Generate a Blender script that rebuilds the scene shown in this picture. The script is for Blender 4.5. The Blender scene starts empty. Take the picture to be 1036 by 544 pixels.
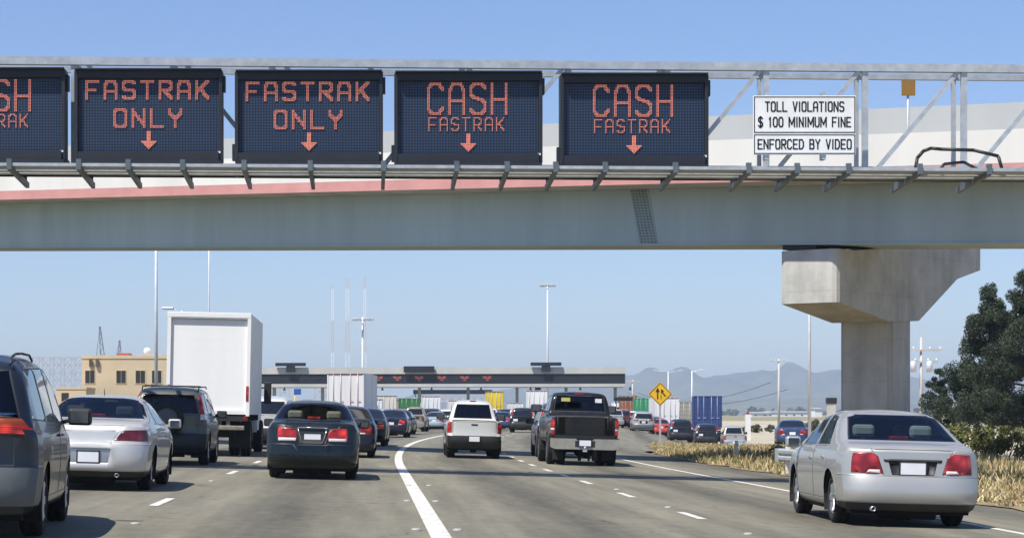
import bpy, bmesh, math, random
from mathutils import Vector, Matrix
random.seed(7)
C = bpy.context.scene.collection
SC = bpy.context.scene
PI = math.pi

# ------------------------------------------------------------------ camera
F, VX, VY, CAMZ = 2200.0, 375.0, 419.0, 1.21       # focal in photo pixels, road vanishing point, eye height
cam = bpy.data.cameras.new('camera'); camo = bpy.data.objects.new('camera', cam); C.objects.link(camo)
cam.sensor_fit = 'HORIZONTAL'; cam.sensor_width = 36.0; cam.lens = 36.0 * F / 1036.0
cam.shift_x = (518 - VX) / 1036.0; cam.shift_y = (VY - 272) / 1036.0
cam.clip_start = 0.1; cam.clip_end = 30000
camo.location = (0, 0, CAMZ); camo.rotation_euler = (PI / 2, 0, 0)
SC.camera = camo
# ------------------------------------------------------------------ sky, sun, exposure
TO_SUN = Vector((-0.42, -0.40, 1.0)).normalized()
EL = math.asin(TO_SUN.z); AZ = math.atan2(TO_SUN.x, TO_SUN.y)
w = bpy.data.worlds.new('World'); SC.world = w; w.use_nodes = True
nt = w.node_tree; nt.nodes.clear()
sky = nt.nodes.new('ShaderNodeTexSky'); sky.sky_type = 'NISHITA'; sky.sun_disc = False
sky.sun_elevation = EL; sky.sun_rotation = AZ
sky.air_density = 1.0; sky.dust_density = 0.3; sky.ozone_density = 4.0; sky.altitude = 0
bg = nt.nodes.new('ShaderNodeBackground'); bg.inputs['Strength'].default_value = 0.082
wo = nt.nodes.new('ShaderNodeOutputWorld')
grade = nt.nodes.new('ShaderNodeMix'); grade.data_type = 'RGBA'; grade.blend_type = 'MULTIPLY'; grade.inputs['Factor'].default_value = 1.0
grade.inputs['B'].default_value = (0.96, 1.0, 1.22, 1)
nt.links.new(sky.outputs[0], grade.inputs['A']); nt.links.new(grade.outputs['Result'], bg.inputs['Color']); nt.links.new(bg.outputs[0], wo.inputs['Surface'])
sl = bpy.data.lights.new('sun', 'SUN'); sl.energy = 4.8; sl.angle = math.radians(0.5); sl.color = (1.0, 0.95, 0.86)
so = bpy.data.objects.new('sun', sl); C.objects.link(so); so.location = (-40, -40, 80)
so.rotation_euler = TO_SUN.to_track_quat('Z', 'Y').to_euler()
SC.view_settings.view_transform = 'Standard'; SC.view_settings.look = 'None'
SC.view_settings.exposure = 0.5; SC.view_settings.gamma = 1.0; SC.view_settings.use_curve_mapping = False
SC.render.engine = 'CYCLES'
SC.cycles.use_denoising = True
SC.cycles.max_bounces = 8; SC.cycles.transparent_max_bounces = 12; SC.cycles.volume_bounces = 0
SC.cycles.diffuse_bounces = 3; SC.cycles.glossy_bounces = 3; SC.cycles.caustics_reflective = False; SC.cycles.caustics_refractive = False

# ------------------------------------------------------------------ placing helpers
def clamp(a, lo, hi): return max(lo, min(hi, a))
def sstep(t): t = clamp(t, 0, 1); return t * t * (3 - 2 * t)
def xoff(Y):                       # sideways run of the freeway: straight, a bend to the right, straight again
    if Y < 50: return 0.0
    if Y < 140: return 0.0006 * (Y - 50) ** 2
    return 4.86 + 0.108 * (Y - 140)
def xslope(Y): return 0.0 if Y < 50 else min(0.108, 0.0012 * (Y - 50))
def gz(X, Y):                      # cross slope of the carriageway, and the lower ground right of it
    u = X - xoff(Y)
    a = -0.025 * clamp(u, -12, 12) * (1 - sstep((Y - 110) / 70.0))
    dip = -1.25 * sstep((u - 11) / 8.0) * sstep((Y - 100) / 60.0) * (1 - sstep((Y - 260) / 140.0))
    return a + dip
def P(x, y, D): return Vector(((x - VX) / F * D, D, CAMZ + (VY - y) / F * D))
def XD(x, D): return (x - VX) / F * D

# ------------------------------------------------------------------ object helpers
def tag(o, label=None, cat=None, group=None, kind=None):
    if label: o['label'] = label
    if cat: o['category'] = cat
    if group: o['group'] = group
    if kind: o['kind'] = kind
    return o
def thing(name, label, cat, loc=(0, 0, 0), rz=0.0, ry=0.0, group=None):
    o = bpy.data.objects.new(name, None); C.objects.link(o); o.empty_display_size = 0.3
    o.location = loc; o.rotation_euler = (0, ry, rz)
    return tag(o, label, cat, group)
def obj(name, bm, m, parent=None, smooth=False, ang=None):
    me = bpy.data.meshes.new(name)
    if smooth:
        for f in bm.faces: f.smooth = True
        if ang:
            for e in bm.edges:
                if len(e.link_faces) == 2 and e.calc_face_angle(0) > ang: e.smooth = False
    bm.to_mesh(me); bm.free()
    for mm in (m if isinstance(m, (list, tuple)) else [m]): me.materials.append(mm)
    o = bpy.data.objects.new(name, me); C.objects.link(o)
    if parent: o.parent = parent
    return o
def struct(name, bm, m, **k):
    o = obj(name, bm, m, **k); o['kind'] = 'structure'; return o
def kids(o): return [c for c in bpy.data.objects if c.parent == o]
KID = {}
def copy_tree(root, loc, rz, label, group=None, ry=0.0, swap=None):
    if root.name not in KID:
        KID[root.name] = [(c, kids(c)) for c in kids(root)]
    r = root.copy(); C.objects.link(r); r.location = loc; r.rotation_euler = (0, ry, rz)
    if label: r['label'] = label
    if 'group' in r and not group: del r['group']
    if group: r['group'] = group
    def sw(o):
        if swap and o.type == 'MESH':
            for s in o.material_slots:
                if s.material in swap:
                    m = swap[s.material]; s.link = 'OBJECT'; s.material = m
    for c, gs in KID[root.name]:
        d = c.copy(); C.objects.link(d); d.parent = r; sw(d)
        for g in gs:
            e = g.copy(); C.objects.link(e); e.parent = d; sw(e)
    return r

# ------------------------------------------------------------------ mesh helpers
def B(): return bmesh.new()
def box(bm, x0, x1, y0, y1, z0, z1, mi=0, bev=0.0):
    vs = [bm.verts.new((x, y, z)) for x in (x0, x1) for y in (y0, y1) for z in (z0, z1)]
    q = ((0, 1, 3, 2), (4, 6, 7, 5), (0, 4, 5, 1), (2, 3, 7, 6), (0, 2, 6, 4), (1, 5, 7, 3))
    fs = [bm.faces.new([vs[i] for i in a]) for a in q]
    for f in fs: f.material_index = mi
    if bev:
        es = list({e for f in fs for e in f.edges})
        r = bmesh.ops.bevel(bm, geom=es, offset=bev, segments=2, affect='EDGES', profile=0.5)
        for f in r['faces']: f.material_index = mi
    return fs
def tube(bm, a, b, r0, r1=None, n=8, mi=0, cap=True):
    a = Vector(a); b = Vector(b); r1 = r0 if r1 is None else r1
    d = (b - a).normalized(); u = d.orthogonal().normalized(); v = d.cross(u)
    ra = [bm.verts.new(a + (u * math.cos(2 * PI * i / n) + v * math.sin(2 * PI * i / n)) * r0) for i in range(n)]
    rb = [bm.verts.new(b + (u * math.cos(2 * PI * i / n) + v * math.sin(2 * PI * i / n)) * r1) for i in range(n)]
    for i in range(n):
        f = bm.faces.new((ra[i], ra[(i + 1) % n], rb[(i + 1) % n], rb[i])); f.material_index = mi; f.smooth = True
    if cap:
        bm.faces.new(ra[::-1]).material_index = mi; bm.faces.new(rb).material_index = mi
def path(bm, pts, r, n=6, mi=0):
    for a, b in zip(pts[:-1], pts[1:]): tube(bm, a, b, r, r, n, mi)
def bar(bm, a, b, wx, wz, mi=0):          # square bar between two points
    a = Vector(a); b = Vector(b); d = (b - a).normalized()
    up = Vector((0, 0, 1)) if abs(d.z) < 0.95 else Vector((0, 1, 0))
    u = d.cross(up).normalized(); v = u.cross(d).normalized()
    c = [(-1, -1), (1, -1), (1, 1), (-1, 1)]
    va = [bm.verts.new(a + u * (s * wx / 2) + v * (t * wz / 2)) for s, t in c]
    vb = [bm.verts.new(b + u * (s * wx / 2) + v * (t * wz / 2)) for s, t in c]
    for i in range(4): bm.faces.new((va[i], va[(i + 1) % 4], vb[(i + 1) % 4], vb[i])).material_index = mi
    bm.faces.new(va[::-1]).material_index = mi; bm.faces.new(vb).material_index = mi
    bmesh.ops.recalc_face_normals(bm, faces=bm.faces[-6:])
def prism(bm, pts, fn0, fn1, mi=0):       # polygon given twice through two placing functions
    a = [bm.verts.new(fn0(p)) for p in pts]; b = [bm.verts.new(fn1(p)) for p in pts]
    n = len(pts); fs = [bm.faces.new(a[::-1]), bm.faces.new(b)]
    for i in range(n): fs.append(bm.faces.new((a[i], a[(i + 1) % n], b[(i + 1) % n], b[i])))
    for f in fs: f.material_index = mi
    bmesh.ops.recalc_face_normals(bm, faces=fs)
    return fs
def lathe(bm, prof, axis='x', n=24, c=(0, 0, 0), mi=0, smooth=True):    # prof: (along, radius)
    rings = []
    for t, r in prof:
        ring = []
        for i in range(n):
            a = 2 * PI * i / n
            if axis == 'x': p = (c[0] + t, c[1] + r * math.cos(a), c[2] + r * math.sin(a))
            elif axis == 'y': p = (c[0] + r * math.cos(a), c[1] + t, c[2] + r * math.sin(a))
            else: p = (c[0] + r * math.cos(a), c[1] + r * math.sin(a), c[2] + t)
            ring.append(bm.verts.new(p))
        rings.append(ring)
    for a, b in zip(rings[:-1], rings[1:]):
        for i in range(n):
            f = bm.faces.new((a[i], a[(i + 1) % n], b[(i + 1) % n], b[i])); f.material_index = mi; f.smooth = smooth
    return rings
def grid(bm, xs, ys, zf, mi=0):
    v = [[bm.verts.new((x, y, zf(x, y))) for x in xs] for y in ys]
    for j in range(len(ys) - 1):
        for i in range(len(xs) - 1):
            f = bm.faces.new((v[j][i], v[j][i + 1], v[j + 1][i + 1], v[j + 1][i])); f.material_index = mi; f.smooth = True
def strip(bm, x0f, x1f, Ys, dz, mi=0, nx=1):   # a band of road following the freeway's bend
    prev = None
    for Y in Ys:
        a, b = x0f(Y), x1f(Y)
        row = [bm.verts.new((a + (b - a) * i / nx, Y, gz(a + (b - a) * i / nx, Y) + dz)) for i in range(nx + 1)]
        if prev:
            for i in range(nx):
                f = bm.faces.new((prev[i], prev[i + 1], row[i + 1], row[i])); f.material_index = mi; f.smooth = True
        prev = row
def text_mesh(name, body, m, parent, width, height, loc, rot=(PI / 2, 0, 0), off=0.0, ext=0.004):
    cu = bpy.data.curves.new(name, 'FONT'); cu.body = body; cu.align_x = 'CENTER'; cu.align_y = 'CENTER'
    cu.extrude = ext; cu.offset = off; cu.space_character = 1.22; cu.space_word = 1.3; cu.resolution_u = 3
    t = bpy.data.objects.new(name, cu); C.objects.link(t)
    dg = bpy.context.evaluated_depsgraph_get(); dg.update()
    me = bpy.data.meshes.new_from_object(t.evaluated_get(dg))
    bpy.data.objects.remove(t); bpy.data.curves.remove(cu)
    xs = [v.co.x for v in me.vertices]; ys = [v.co.y for v in me.vertices]
    sx = width / (max(xs) - min(xs)); sy = height / (max(ys) - min(ys)); cx = (max(xs) + min(xs)) / 2; cy = (max(ys) + min(ys)) / 2
    for v in me.vertices: v.co.x = (v.co.x - cx) * sx; v.co.y = (v.co.y - cy) * sy
    me.materials.clear(); me.materials.append(m); me.name = name
    o = bpy.data.objects.new(name, me); C.objects.link(o); o.parent = parent; o.location = loc; o.rotation_euler = rot
    return o

# ------------------------------------------------------------------ materials
def newmat(name):
    m = bpy.data.materials.new(name); m.use_nodes = True
    return m, m.node_tree, m.node_tree.nodes['Principled BSDF']
def mat(name, col, rough=0.6, metal=0.0, var=0.12, scale=3.0, bump=0.0, bscale=40.0, coat=0.0, emit=None, es=0.0, streak=False, dark=None):
    m, t, p = newmat(name); L = t.links
    p.inputs['Roughness'].default_value = rough; p.inputs['Metallic'].default_value = metal
    p.inputs['Coat Weight'].default_value = coat; p.inputs['Coat Roughness'].default_value = 0.05
    tc = t.nodes.new('ShaderNodeTexCoord')
    mp = t.nodes.new('ShaderNodeMapping')
    if streak: mp.inputs['Scale'].default_value = (1, 1, 0.12)
    L.new(tc.outputs['Object'], mp.inputs['Vector'])
    n = t.nodes.new('ShaderNodeTexNoise'); n.inputs['Scale'].default_value = scale; n.inputs['Detail'].default_value = 6; n.inputs['Roughness'].default_value = 0.62
    L.new(mp.outputs[0], n.inputs['Vector'])
    cr = t.nodes.new('ShaderNodeValToRGB'); cr.color_ramp.elements[0].position = 0.3; cr.color_ramp.elements[1].position = 0.72
    d = dark or tuple(c * (1 - 2 * var) for c in col)
    cr.color_ramp.elements[0].color = (*d, 1); cr.color_ramp.elements[1].color = (*[min(1, c * (1 + var)) for c in col], 1)
    L.new(n.outputs['Fac'], cr.inputs['Fac']); L.new(cr.outputs[0], p.inputs['Base Color'])
    if bump:
        n2 = t.nodes.new('ShaderNodeTexNoise'); n2.inputs['Scale'].default_value = bscale; n2.inputs['Detail'].default_value = 4
        L.new(tc.outputs['Object'], n2.inputs['Vector'])
        b = t.nodes.new('ShaderNodeBump'); b.inputs['Strength'].default_value = bump; b.inputs['Distance'].default_value = 0.02
        L.new(n2.outputs['Fac'], b.inputs['Height']); L.new(b.outputs[0], p.inputs['Normal'])
    if emit: p.inputs['Emission Color'].default_value = (*emit, 1); p.inputs['Emission Strength'].default_value = es
    return m
def paint(name, col, metal=0.35, rough=0.32, dirt=None):
    dirt = clamp(.02 + .35 * max(col), .02, .13) if dirt is None else dirt
    return paint_(name, col, metal, rough, dirt)
def paint_(name, col, metal, rough, dirt):      # car paint, clear coat and a film of road dust
    m, t, p = newmat(name); L = t.links
    tc = t.nodes.new('ShaderNodeTexCoord')
    n = t.nodes.new('ShaderNodeTexNoise'); n.inputs['Scale'].default_value = 2.2; n.inputs['Detail'].default_value = 7; n.inputs['Roughness'].default_value = 0.65
    L.new(tc.outputs['Object'], n.inputs['Vector'])
    cr = t.nodes.new('ShaderNodeValToRGB'); cr.color_ramp.elements[0].position = 0.42; cr.color_ramp.elements[1].position = 0.75
    cr.color_ramp.elements[0].color = (0, 0, 0, 1); cr.color_ramp.elements[1].color = (dirt, dirt, dirt, 1)
    L.new(n.outputs['Fac'], cr.inputs['Fac'])
    mx = t.nodes.new('ShaderNodeMix'); mx.data_type = 'RGBA'
    mx.inputs['A'].default_value = (*col, 1); mx.inputs['B'].default_value = (0.30, 0.27, 0.22, 1)
    L.new(cr.outputs[0], mx.inputs['Factor']); L.new(mx.outputs['Result'], p.inputs['Base Color'])
    p.inputs['Metallic'].default_value = metal
    p.inputs['Coat Weight'].default_value = 0.8 if max(col) > .1 else .4; p.inputs['Coat Roughness'].default_value = 0.06
    if max(col) < .04: p.inputs['Specular IOR Level'].default_value = .3
    mr = t.nodes.new('ShaderNodeMapRange'); mr.inputs['To Min'].default_value = rough - 0.05; mr.inputs['To Max'].default_value = rough + 0.2
    L.new(n.outputs['Fac'], mr.inputs['Value']); L.new(mr.outputs[0], p.inputs['Roughness'])
    return m
def glass(name, tint, refl=1.45):
    m = bpy.data.materials.new(name); m.use_nodes = True; t = m.node_tree; t.nodes.clear(); L = t.links
    o = t.nodes.new('ShaderNodeOutputMaterial'); mx = t.nodes.new('ShaderNodeMixShader'); fr = t.nodes.new('ShaderNodeFresnel')
    tr = t.nodes.new('ShaderNodeBsdfTransparent'); gl = t.nodes.new('ShaderNodeBsdfGlossy'); fr.inputs['IOR'].default_value = refl
    tr.inputs['Color'].default_value = (*tint, 1); gl.inputs['Roughness'].default_value = 0.03; gl.inputs['Color'].default_value = (0.9, 0.95, 1, 1)
    L.new(fr.outputs[0], mx.inputs['Fac']); L.new(tr.outputs[0], mx.inputs[1]); L.new(gl.outputs[0], mx.inputs[2]); L.new(mx.outputs[0], o.inputs['Surface'])
    return m

def lens(name, col, lit, es, scale=16.0):        # ribbed lens with brighter bowls behind it
    m, t, p = newmat(name); L = t.links; N = t.nodes.new
    tc = N('ShaderNodeTexCoord'); vo = N('ShaderNodeTexVoronoi'); vo.inputs['Scale'].default_value = scale * .42; L.new(tc.outputs['Object'], vo.inputs['Vector'])
    wv = N('ShaderNodeTexWave'); wv.inputs['Scale'].default_value = scale; wv.bands_direction = 'Z'; wv.inputs['Distortion'].default_value = .4; L.new(tc.outputs['Object'], wv.inputs['Vector'])
    ad = N('ShaderNodeMath'); ad.operation = 'MULTIPLY_ADD'; ad.inputs[1].default_value = .25; L.new(wv.outputs['Fac'], ad.inputs[0]); L.new(vo.outputs['Distance'], ad.inputs[2])
    cr = N('ShaderNodeValToRGB'); cr.color_ramp.elements[0].position = .12; cr.color_ramp.elements[1].position = .75
    cr.color_ramp.elements[0].color = (*[min(1, c * 1.5 + .03) for c in col], 1); cr.color_ramp.elements[1].color = (*[c * .45 for c in col], 1)
    L.new(ad.outputs[0], cr.inputs['Fac']); L.new(cr.outputs[0], p.inputs['Base Color'])
    p.inputs['Roughness'].default_value = .28; p.inputs['Coat Weight'].default_value = .35
    if es:
        c2 = N('ShaderNodeValToRGB'); c2.color_ramp.elements[0].position = .10; c2.color_ramp.elements[1].position = .55; c2.color_ramp.elements[0].color = (*lit, 1); c2.color_ramp.elements[1].color = (*[c * .12 for c in lit], 1)
        L.new(ad.outputs[0], c2.inputs['Fac']); L.new(c2.outputs[0], p.inputs['Emission Color']); p.inputs['Emission Strength'].default_value = es
    return m
M = {}
M['black_plastic'] = mat('black_plastic', (0.022, 0.023, 0.025), 0.55, var=0.2)
M['rubber'] = mat('rubber', (0.02, 0.02, 0.021), 0.85, var=0.25, scale=12)
M['under'] = mat('underbody', (0.012, 0.012, 0.013), 0.9)
M['alloy'] = mat('alloy', (0.52, 0.53, 0.55), 0.35, metal=0.8, var=0.1)
M['chrome'] = mat('chrome', (0.75, 0.76, 0.78), 0.16, metal=1.0, var=0.05)
M['mirror_face'] = mat('mirror_face', (.10, .115, .13), .06, metal=.7, var=.05)
M['plate'] = mat('licence_plate', (0.78, 0.79, 0.82), 0.45, var=0.04)
M['tail'] = lens('tail_lens', (.34, .008, .010), (1, .03, .02), .10)
M['tail_dull'] = lens('tail_lens_unlit', (.17, .010, .018), None, 0)
M['tail_lit'] = lens('tail_lens_lit', (.45, .012, .010), (1, .06, .03), .5)
M['amber'] = lens('amber_lens', (.50, .085, .012), (1, .2, .03), .08)
M['clear'] = mat('clear_lens', (0.72, 0.70, 0.70), 0.15, var=0.1, coat=1.0)
M['seat_dark'] = mat('seat_cloth', (0.035, 0.036, 0.04), 0.9)
M['seat_tan'] = mat('seat_leather', (0.36, 0.30, 0.24), 0.6)
M['seat_grey'] = mat('grey_seat_cloth', (0.22, 0.25, 0.26), 0.8)
M['glass'] = glass('car_glass', (0.66, 0.74, 0.72))
M['glass_dark'] = glass('tinted_glass', (0.15, 0.17, 0.18), 1.55)
M['glass_opaque'] = mat('dark_window', (0.010, 0.013, 0.016), 0.08, var=0.2, coat=0.5)
M['concrete'] = mat('concrete', (0.52, 0.505, 0.455), 0.85, var=0.12, scale=0.8, bump=0.15, streak=True)
def pier_nodes(t, p, L):                # board-marked, rain-streaked concrete
    N = t.nodes.new; tc = N('ShaderNodeTexCoord')
    def nz(sc, v, det=6):
        mp = N('ShaderNodeMapping'); mp.inputs['Scale'].default_value = v; L.new(tc.outputs['Object'], mp.inputs['Vector'])
        n = N('ShaderNodeTexNoise'); n.inputs['Scale'].default_value = sc; n.inputs['Detail'].default_value = det; n.inputs['Roughness'].default_value = .68; L.new(mp.outputs[0], n.inputs['Vector']); return n.outputs['Fac']
    def mt(op, a, b, c=0.0):
        n = N('ShaderNodeMath'); n.operation = op
        for i, v in enumerate((a, b, c)):
            if isinstance(v, (int, float)): n.inputs[i].default_value = v
            else: L.new(v, n.inputs[i])
        return n.outputs[0]
    v = mt('MULTIPLY_ADD', nz(2.6, (1, 1, .07)), .45, mt('MULTIPLY', nz(.9, (1, 1, 1), 9), .70))
    sp = N('ShaderNodeSeparateXYZ'); L.new(tc.outputs['Object'], sp.inputs[0])
    fr = mt('FRACT', mt('MULTIPLY', sp.outputs['Z'], 1 / 1.22), 0.0); ln = mt('LESS_THAN', fr, .014)
    v = mt('SUBTRACT', v, mt('MULTIPLY', ln, .10))
    cr = N('ShaderNodeValToRGB'); e = cr.color_ramp.elements; e[0].position = .36; e[1].position = .80
    e[0].color = (.31, .31, .285, 1); e[1].color = (.62, .615, .575, 1); L.new(v, cr.inputs['Fac']); L.new(cr.outputs[0], p.inputs['Base Color']); p.inputs['Roughness'].default_value = .88
    b = N('ShaderNodeBump'); b.inputs['Strength'].default_value = .2; b.inputs['Distance'].default_value = .02; L.new(nz(18, (1, 1, .4), 4), b.inputs['Height']); L.new(b.outputs[0], p.inputs['Normal'])
M['pier'], t_, p_ = newmat('pier_concrete'); pier_nodes(t_, p_, t_.links)
M['steel'] = mat('galvanised_steel', (0.50, 0.53, 0.55), 0.45, metal=0.35, var=0.12, scale=5)
M['white'] = mat('white_paint', (0.80, 0.80, 0.78), 0.5, var=0.05)
M['black'] = mat('black_paint', (0.016, 0.017, 0.019), 0.5)
# ------------------------------------------------------------------ road vehicles: one smooth shell per vehicle, cut into its parts
def tab(T, x):
    if x <= T[0][0]: return T[0][1]
    for (a, fa), (b, fb) in zip(T[:-1], T[1:]):
        if x <= b: return fa + (fb - fa) * (x - a) / max(1e-9, b - a)
    return T[-1][1]
def tabs(T, x, d): return sum(tab(T, x + k * d / 3) for k in (-3, -2, -1, 0, 1, 2, 3)) / 7.0
PROJ = {'side': (1, 2, 0), 'rear': (0, 2, 1), 'top': (0, 1, 2)}
def cut(bm, lay, view, poly, pred, pid):
    i, j, k = PROJ[view]
    if sum(a[0] * b[1] - b[0] * a[1] for a, b in zip(poly, poly[1:] + poly[:1])) < 0: poly = poly[::-1]
    x0, x1 = min(p[0] for p in poly), max(p[0] for p in poly); y0, y1 = min(p[1] for p in poly), max(p[1] for p in poly)
    bm.normal_update()
    def near(f):
        xs = [v.co[i] for v in f.verts]; ys = [v.co[j] for v in f.verts]
        return not (max(xs) < x0 or min(xs) > x1 or max(ys) < y0 or min(ys) > y1)
    edges = list(zip(poly, poly[1:] + poly[:1]))
    for a, b in edges:
        fs = [f for f in bm.faces if near(f) and pred(f)]
        if not fs: return []
        co = [0, 0, 0]; no = [0, 0, 0]; co[i], co[j] = a; no[i], no[j] = b[1] - a[1], -(b[0] - a[0])
        bmesh.ops.bisect_plane(bm, geom=fs + list({e for f in fs for e in f.edges}) + list({v for f in fs for v in f.verts}),
                               plane_co=co, plane_no=no, dist=1e-5)
    bm.normal_update(); out = []
    for f in bm.faces:
        if not near(f) or not pred(f): continue
        c = f.calc_center_median()
        if all((b[0] - a[0]) * (c[j] - a[1]) - (b[1] - a[1]) * (c[i] - a[0]) >= -1e-6 for a, b in edges): out.append(f)
    for f in out: f[lay] = pid
    return out
def inset(bm, lay, fs, th, dp, rim):
    if not fs: return
    pid = fs[0][lay]
    r = bmesh.ops.inset_region(bm, faces=fs, thickness=th, depth=dp, use_even_offset=False, use_boundary=True)
    for f in r['faces']: f[lay] = rim if rim is not None else pid
def shell(S):
    bm = B(); lay = bm.faces.layers.int.new('pid')
    L, W, zb = S['L'], S['W'], S['zb']; top, belt = S['top'], S['belt']; wr = S['wr']
    hm = max(z for x, z in top) - tab(belt, L * 0.45)
    plan = S.get('plan', [(0, .955), (.5, .985), (1.2, 1), (L - 1.5, 1), (L - .6, .97), (L, .90)])
    R = S['rear']; corner = S.get('corner', 0.22); nose = S.get('nose', 0.45); sm = S.get('smooth', 0.06)
    xs = [0.0]; x = 0.0
    while x < L - 0.012:
        sl = abs(tabs(top, x + .02, sm) - tabs(top, x, sm)) / .02
        x = min(L, x + 0.075 / math.sqrt(1 + sl * sl)); xs.append(x)
    xs[-1] = L
    rings = []
    for x in xs:
        zl = tabs(belt, x, .05); zt = max(tabs(top, x, sm) if 0.02 < x < L - .02 else tab(top, x), zl + 0.012); h = zt - zl; w = W * tabs(plan, x, .12)
        k = clamp(h / hm, 0, 1); yb = S.get('gw', .952) * w; yt = yb - (yb - wr * w / W) * k; r = min(S.get('rr', .12), .55 * h)
        cr = .012 + .035 * k; mid = zb + (zl - zb) * .62
        H = [(0, zb), (.5 * w, zb), (.86 * w, zb), (.935 * w, zb + .04), (.968 * w, zb + .12), (.985 * w, zb + (mid - zb) * .6), (w, mid),
             (.996 * w, mid + (zl - mid) * .45), (.984 * w, mid + (zl - mid) * .78), (.970 * w, zl - .02), (yb, zl)]
        t1 = 1 - r / h
        def side(t): return (yb + (yt - yb) * t, zl + h * t - cr * t)
        H += [side(t1 * .33), side(t1 * .66), side(t1)]
        p0 = Vector(side(t1)); p1 = Vector((yt, zt - cr)); ye = yt - 1.15 * r; p2 = Vector((ye, zt - cr * (ye / yt) ** 2))
        for t in (.33, .66, 1): H.append(tuple(p0 * (1 - t) ** 2 + p1 * 2 * t * (1 - t) + p2 * t * t))
        for q in (.8, .6, .4, .2, 0): H.append((ye * q, zt - cr * (ye * q / yt) ** 2))
        fr = clamp(1 - x / .55, 0, 1); ff = clamp(1 - (L - x) / .8, 0, 1)
        def place(y, z, x=x, fr=fr, ff=ff):
            a = abs(y) / W
            yy = x + fr * (tab(R, z) + corner * a ** 5) - ff * (nose * a ** 3.2 + .10 * clamp((.35 - z) / .2, 0, 1))
            return (y, yy, z)
        n = len(H)
        ring = [bm.verts.new(place(y, z)) for y, z in H] + [bm.verts.new(place(-y, z)) for y, z in H[-2:0:-1]]
        rings.append((ring, H, place))
    n = len(rings[0][1])
    for (a, _, _), (b, _, _) in zip(rings[:-1], rings[1:]):
        m = len(a)
        for i in range(m): bm.faces.new((a[i], b[i], b[(i + 1) % m], a[(i + 1) % m]))
    for end in (0, -1):
        ring, H, place = rings[end]; m = len(ring); rows = []
        for k in range(1, n - 1):
            y, z = H[k]; N = 18
            rows.append([ring[k]] + [bm.verts.new(place(y * (1 - 2 * j / N), z)) for j in range(1, N)] + [ring[m - k]])
        lo = rows[0]
        for a, b in zip(rows[:-1], rows[1:]):
            for i in range(len(a) - 1):
                vs = (a[i], b[i], b[i + 1], a[i + 1])
                try: bm.faces.new(vs)
                except ValueError: pass
        try:
            bm.faces.new([ring[0]] + lo)
            bm.faces.new([ring[n - 1]] + rows[-1])
        except ValueError: pass
    bmesh.ops.remove_doubles(bm, verts=bm.verts[:], dist=0.0015)
    bmesh.ops.dissolve_degenerate(bm, edges=bm.edges[:], dist=0.0005)
    bmesh.ops.recalc_face_normals(bm, faces=bm.faces[:]); bm.normal_update()
    if sum(f.normal.z for f in bm.faces if f.calc_center_median().z > hm * .8 + zb + .5) < 0: bmesh.ops.reverse_faces(bm, faces=bm.faces[:])
    return bm, lay
def extract(bm, lay, pids, L, split=None):
    nb = B(); mp = {}
    for f in bm.faces:
        if f[lay] not in pids: continue
        if split and not split(f.calc_center_median()): continue
        vs = []
        for v in f.verts:
            if v.index not in mp: mp[v.index] = nb.verts.new((v.co.x, v.co.y - L / 2, v.co.z))
            vs.append(mp[v.index])
        try: g = nb.faces.new(vs)
        except ValueError: continue
        g.material_index = pids.index(f[lay]); g.smooth = True
    return nb
def wheel_parts(root, c, r, wd, side, rim=True, far=False):
    e = bpy.data.objects.new('wheel', None); C.objects.link(e); e.parent = root; e.location = c; e.empty_display_size = .1
    b = B(); h = wd / 2; ri = r * .64
    prof = [(-h * .75, ri), (-h, ri + .02), (-h * 1.02, r * .86), (-h * .86, r * .965), (-h * .6, r), (-h * .2, r), (-h * .17, r * .985), (h * .17, r * .985), (h * .2, r), (h * .6, r), (h * .86, r * .965), (h * 1.02, r * .86), (h, ri + .02), (h * .75, ri)]
    lathe(b, prof, 'x', 16 if far else 36)
    obj('tyre', b, M['rubber'], e)
    b = B(); s = side
    lathe(b, [(s * h * .75, ri), (s * h * .85, ri * .97), (s * h * .70, ri * .93), (s * h * .2, ri * .9), (s * h * .2, .02)], 'x', 16 if far else 32, mi=0)
    if not far:
        for k in range(6):
            a = 2 * PI * k / 6; ca, sa = math.cos(a), math.sin(a)
            bar(b, (s * h * .55, ca * .04, sa * .04), (s * h * .68, ca * ri * .95, sa * ri * .95), .05, .075)
    lathe(b, [(s * h * .55, .075), (s * h * .72, .06), (s * h * .74, .001)], 'x', 12)
    obj('rim', b, M['alloy'] if rim else M['black_plastic'], e)
def mirror_part(root, x, y, z, m, big=1.0):
    s = 1 if x > 0 else -1
    b = B(); box(b, min(x, x + s * .20 * big), max(x, x + s * .20 * big), y - .04, y + .08, z - .02, z + .13 * big, bev=.035)
    bar(b, (x - s * .10, y + .05, z), (x + s * .03, y + .03, z + .03), .05, .04)
    mo = obj('wing_mirror', b, m, root)
    b = B(); box(b, min(x + s * .03, x + s * .17 * big), max(x + s * .03, x + s * .17 * big), y - .047, y - .041, z + .005, z + .105 * big)
    obj('mirror_glass', b, M['mirror_face'], mo)
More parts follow.
